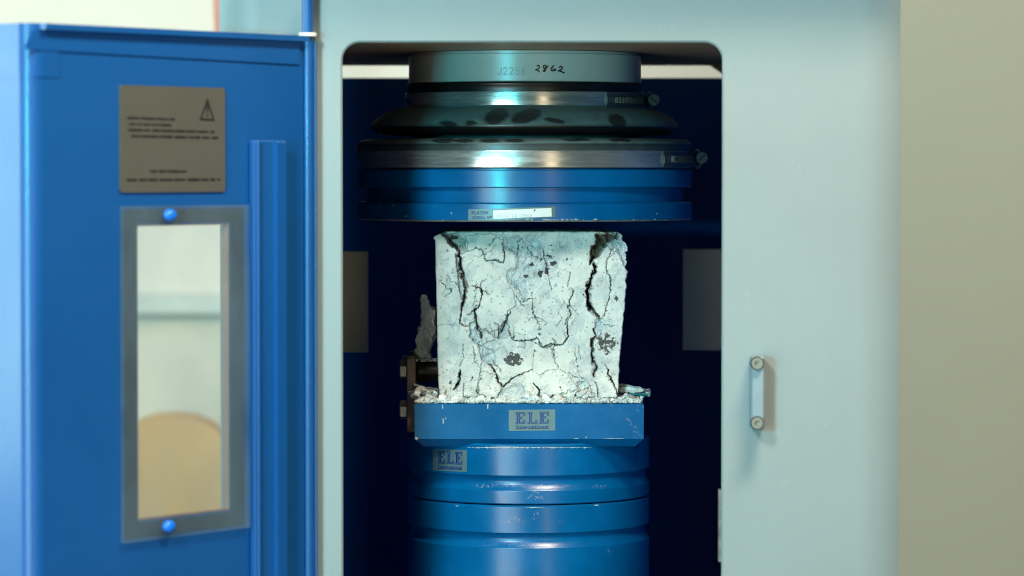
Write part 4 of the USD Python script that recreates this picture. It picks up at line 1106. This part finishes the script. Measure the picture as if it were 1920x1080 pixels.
cube = obj('concrete_cube', (VV, FF), 'concrete', None, smooth=True, attrs={'spall': pad(spall, 0.9), 'brown': pad(brown, 0.35), 'grit': pad(grit, 0.0)})
tag(cube, 'crushed pale concrete test cube, cracked and spalling, standing on the blue lower platen', 'concrete cube')


# ================================================================ loose pieces
def chunk(c, size, seed, flat=(1, 1, 1), n=16, tilt=0.5):
    r = np.random.default_rng(seed)
    p = r.normal(size=(n, 3)); p /= np.linalg.norm(p, axis=1)[:, None]; p *= r.uniform(0.75, 1.1, (n, 1))
    p = p * np.array(flat) * size / 2
    m = trimesh.Trimesh(p).convex_hull
    R = trimesh.transformations.euler_matrix(*(r.uniform(-tilt, tilt, 2)), r.uniform(0, 6.28))
    m.apply_transform(R)
    m.apply_translation([c[0], c[1], c[2] - m.bounds[0, 2]])
    return m


def outline_rock(pts, Y, thick, seed, size=0.0042, amp=0.0042):
    """A broken slab whose outline is given in photo pixels, at its own depth."""
    w = np.array([P(x, y, Y) for x, y in pts])
    pol = Polygon(np.stack([w[:, 0], w[:, 2]], 1)).buffer(0)
    m = trimesh.creation.extrude_polygon(pol, thick, engine='earcut')
    m = trimesh.Trimesh(np.stack([m.vertices[:, 0], Y + m.vertices[:, 2], m.vertices[:, 1]], 1), m.faces)
    if m.volume < 0:
        m.invert()
    v, f = trimesh.remesh.subdivide_to_size(m.vertices, m.faces, size)
    m = trimesh.Trimesh(v, f); m.merge_vertices()
    nrm = m.vertex_normals
    a = meshkit.fbm(m.vertices * 170, 4, seed) - 0.5; b = meshkit.noise(m.vertices * 260, seed + 9) - 0.5
    inset = np.abs(m.vertices[:, 1] - (Y + thick / 2)) > thick * 0.45
    d = np.array([pol.exterior.distance(Point(x, z)) for x, z in m.vertices[:, [0, 2]]])
    v = m.vertices + nrm * (amp * 2 * a + amp * 0.7 * b)[:, None]
    v[:, 1] += np.where(inset, np.sign(Y + thick / 2 - m.vertices[:, 1]) * np.clip(0.006 - d, 0, 0.006) * 0.9, 0)
    return trimesh.Trimesh(v, m.faces, process=False)


def piece(name, mesh, m, label, cat, group=None, smooth=False):
    return tag(obj(name, mesh, m, smooth=smooth), label, cat, group)


tall = outline_rock(T4([(232, 72), (262, 82), (292, 122), (300, 180), (335, 215), (330, 400), (312, 470), (296, 604), (184, 604), (190, 450), (206, 340), (222, 332)]), -0.040, 0.020, 5)
piece('concrete_shard', tall, 'rubble_grey', 'tall pointed grey concrete shard standing on the stop bar left of the cube', 'concrete shard')
back = outline_rock(T4([(300, 175), (352, 168), (356, 360), (335, 330), (325, 250)]), -0.030, 0.014, 8)
piece('concrete_shard', back, 'rubble_brown', 'small brown shard wedged between the tall shard and the cube', 'concrete shard')
low = outline_rock(T4([(78, 588), (140, 570), (145, 530), (178, 530), (182, 604), (80, 604)]), -0.010, 0.012, 9)
piece('concrete_shard', low, 'rubble_brown', 'dark brown crumb lying behind the top bolt of the stop', 'concrete shard')
tag(obj('bar_dust', [chunk((P(x, 672, -0.03)[0], r7.uniform(-0.042, -0.015), ZBAR - 0.0012), r7.uniform(0.002, 0.0055), 900 + i, (1, 1, 0.6)) for i, x in enumerate(np.linspace(768, 820, 34))], 'rubble'), 'crumbs of concrete lying along the top of the dark stop bar', 'crumbs', kind='stuff')

# right-hand flakes overhanging the platen edge
rt = [((1160, 724), (1170, 722), (1200, 727), (1206, 733), (1190, 737), (1162, 734)), ((1163, 737), (1196, 736), (1218, 731), (1219, 743), (1196, 744), (1178, 749), (1163, 748)), ((1158, 744), (1185, 742), (1200, 748), (1192, 757), (1158, 757)), ((1190, 727), (1215, 733), (1217, 739), (1196, 737))]
labs = ['upper thin flake of concrete lying right of the cube foot', 'pale flake jutting past the right corner of the platen', 'lowest flake on the right corner of the platen', 'small pointed flake between the two flakes at the right corner']
for i, (o_, lb_) in enumerate(zip(rt, labs)):
    piece('concrete_flake', outline_rock(list(o_), -0.060 + 0.012 * (i % 2) - 0.010 * (i == 2), 0.016, 20 + i, 0.0022, 0.0016), 'rubble' if i else 'rubble_grey', lb_, 'concrete flake')
lfp = [((776, 722), (815, 731), (818, 736), (780, 728)), ((787, 729), (806, 732), (812, 740), (792, 742)), ((765, 736), (776, 733), (790, 742), (785, 752), (770, 747)), ((800, 738), (820, 735), (822, 750), (803, 754))]
labl = ['thin long flake of concrete leaning left of the cube foot', 'flat flake in the middle of the pile on the left corner', 'pale lump against the rusty stop plate', 'angular lump touching the left foot of the cube']
for i, (o_, lb_) in enumerate(zip(lfp, labl)):
    piece('concrete_flake', outline_rock(list(o_), -0.066 - 0.006 * (i % 2), 0.014, 30 + i, 0.0022, 0.0016), 'rubble', lb_, 'concrete flake')
FRAG = [(30, 'left'), (14, 'right'), (52, 'front')]
TXT = {'left': 'loose concrete fragment in the pile on the left corner of the platen',
       'right': 'loose concrete fragment on the right corner of the platen beside the cube foot',
       'front': 'loose concrete fragment lying along the front foot of the cube on the platen'}
k_ = 0
for n_, where_ in FRAG:
    for i in range(n_):
        lift = 0.0
        if where_ == 'left':
            x, y, s = r7.uniform(769, 822), r7.uniform(-0.088, -0.055), r7.uniform(0.004, 0.0095); lift = r7.choice([0, 0, 0.003, 0.0055])
        elif where_ == 'right':
            x, y, s = r7.uniform(1162, 1204), r7.uniform(-0.088, -0.06), r7.uniform(0.004, 0.008); lift = r7.choice([0, 0, 0.002])
        else:
            x, y, s = 823 + i / (n_ - 1) * 338 + r7.uniform(-6, 6), r7.uniform(-0.0895, -0.078), 0.0030 + 0.0075 * r7.random() ** 1.6
        c = P(x, 750, y)
        c[0] = min(max(c[0], lx0 + 0.002), lx1 - 0.002)
        piece('concrete_fragment', chunk((c[0], y, zT + 0.0004 + lift), s, 100 + k_, (1, r7.uniform(0.6, 1), r7.uniform(0.4, 0.85)), 20, 0.9), 'rubble' if k_ % 6 else 'rubble_grey', TXT[where_], 'concrete fragment', {'left': 'fragments piled on the left corner of the platen', 'right': 'fragments on the right corner of the platen', 'front': 'fragments along the front foot of the cube'}[where_])
        k_ += 1
cr_ = []
for i in range(1900):
    if i < 1500:
        x, y = r7.uniform(lx0 + 0.001, lx1 - 0.001), -PH + 0.0006 + abs(r7.gauss(0, 0.007))
        y = min(y, -0.074)
    else:
        x = r7.choice([r7.uniform(lx0 + 0.001, lx0 + 0.019), r7.uniform(lx1 - 0.019, lx1 - 0.001)]); y = r7.uniform(-PH + 0.001, 0.0)
    cr_.append(chunk((x, y, zT + 0.0002 + abs(r7.gauss(0, 0.0009))), 0.0008 + r7.random() ** 2.2 * 0.0036, 2000 + i, (1, 0.9, 0.7), 9, 1.0))
tag(obj('concrete_crumbs', cr_, 'rubble'), 'white crumbs and grit strewn along the front edge of the blue lower platen', 'crumbs', kind='stuff')
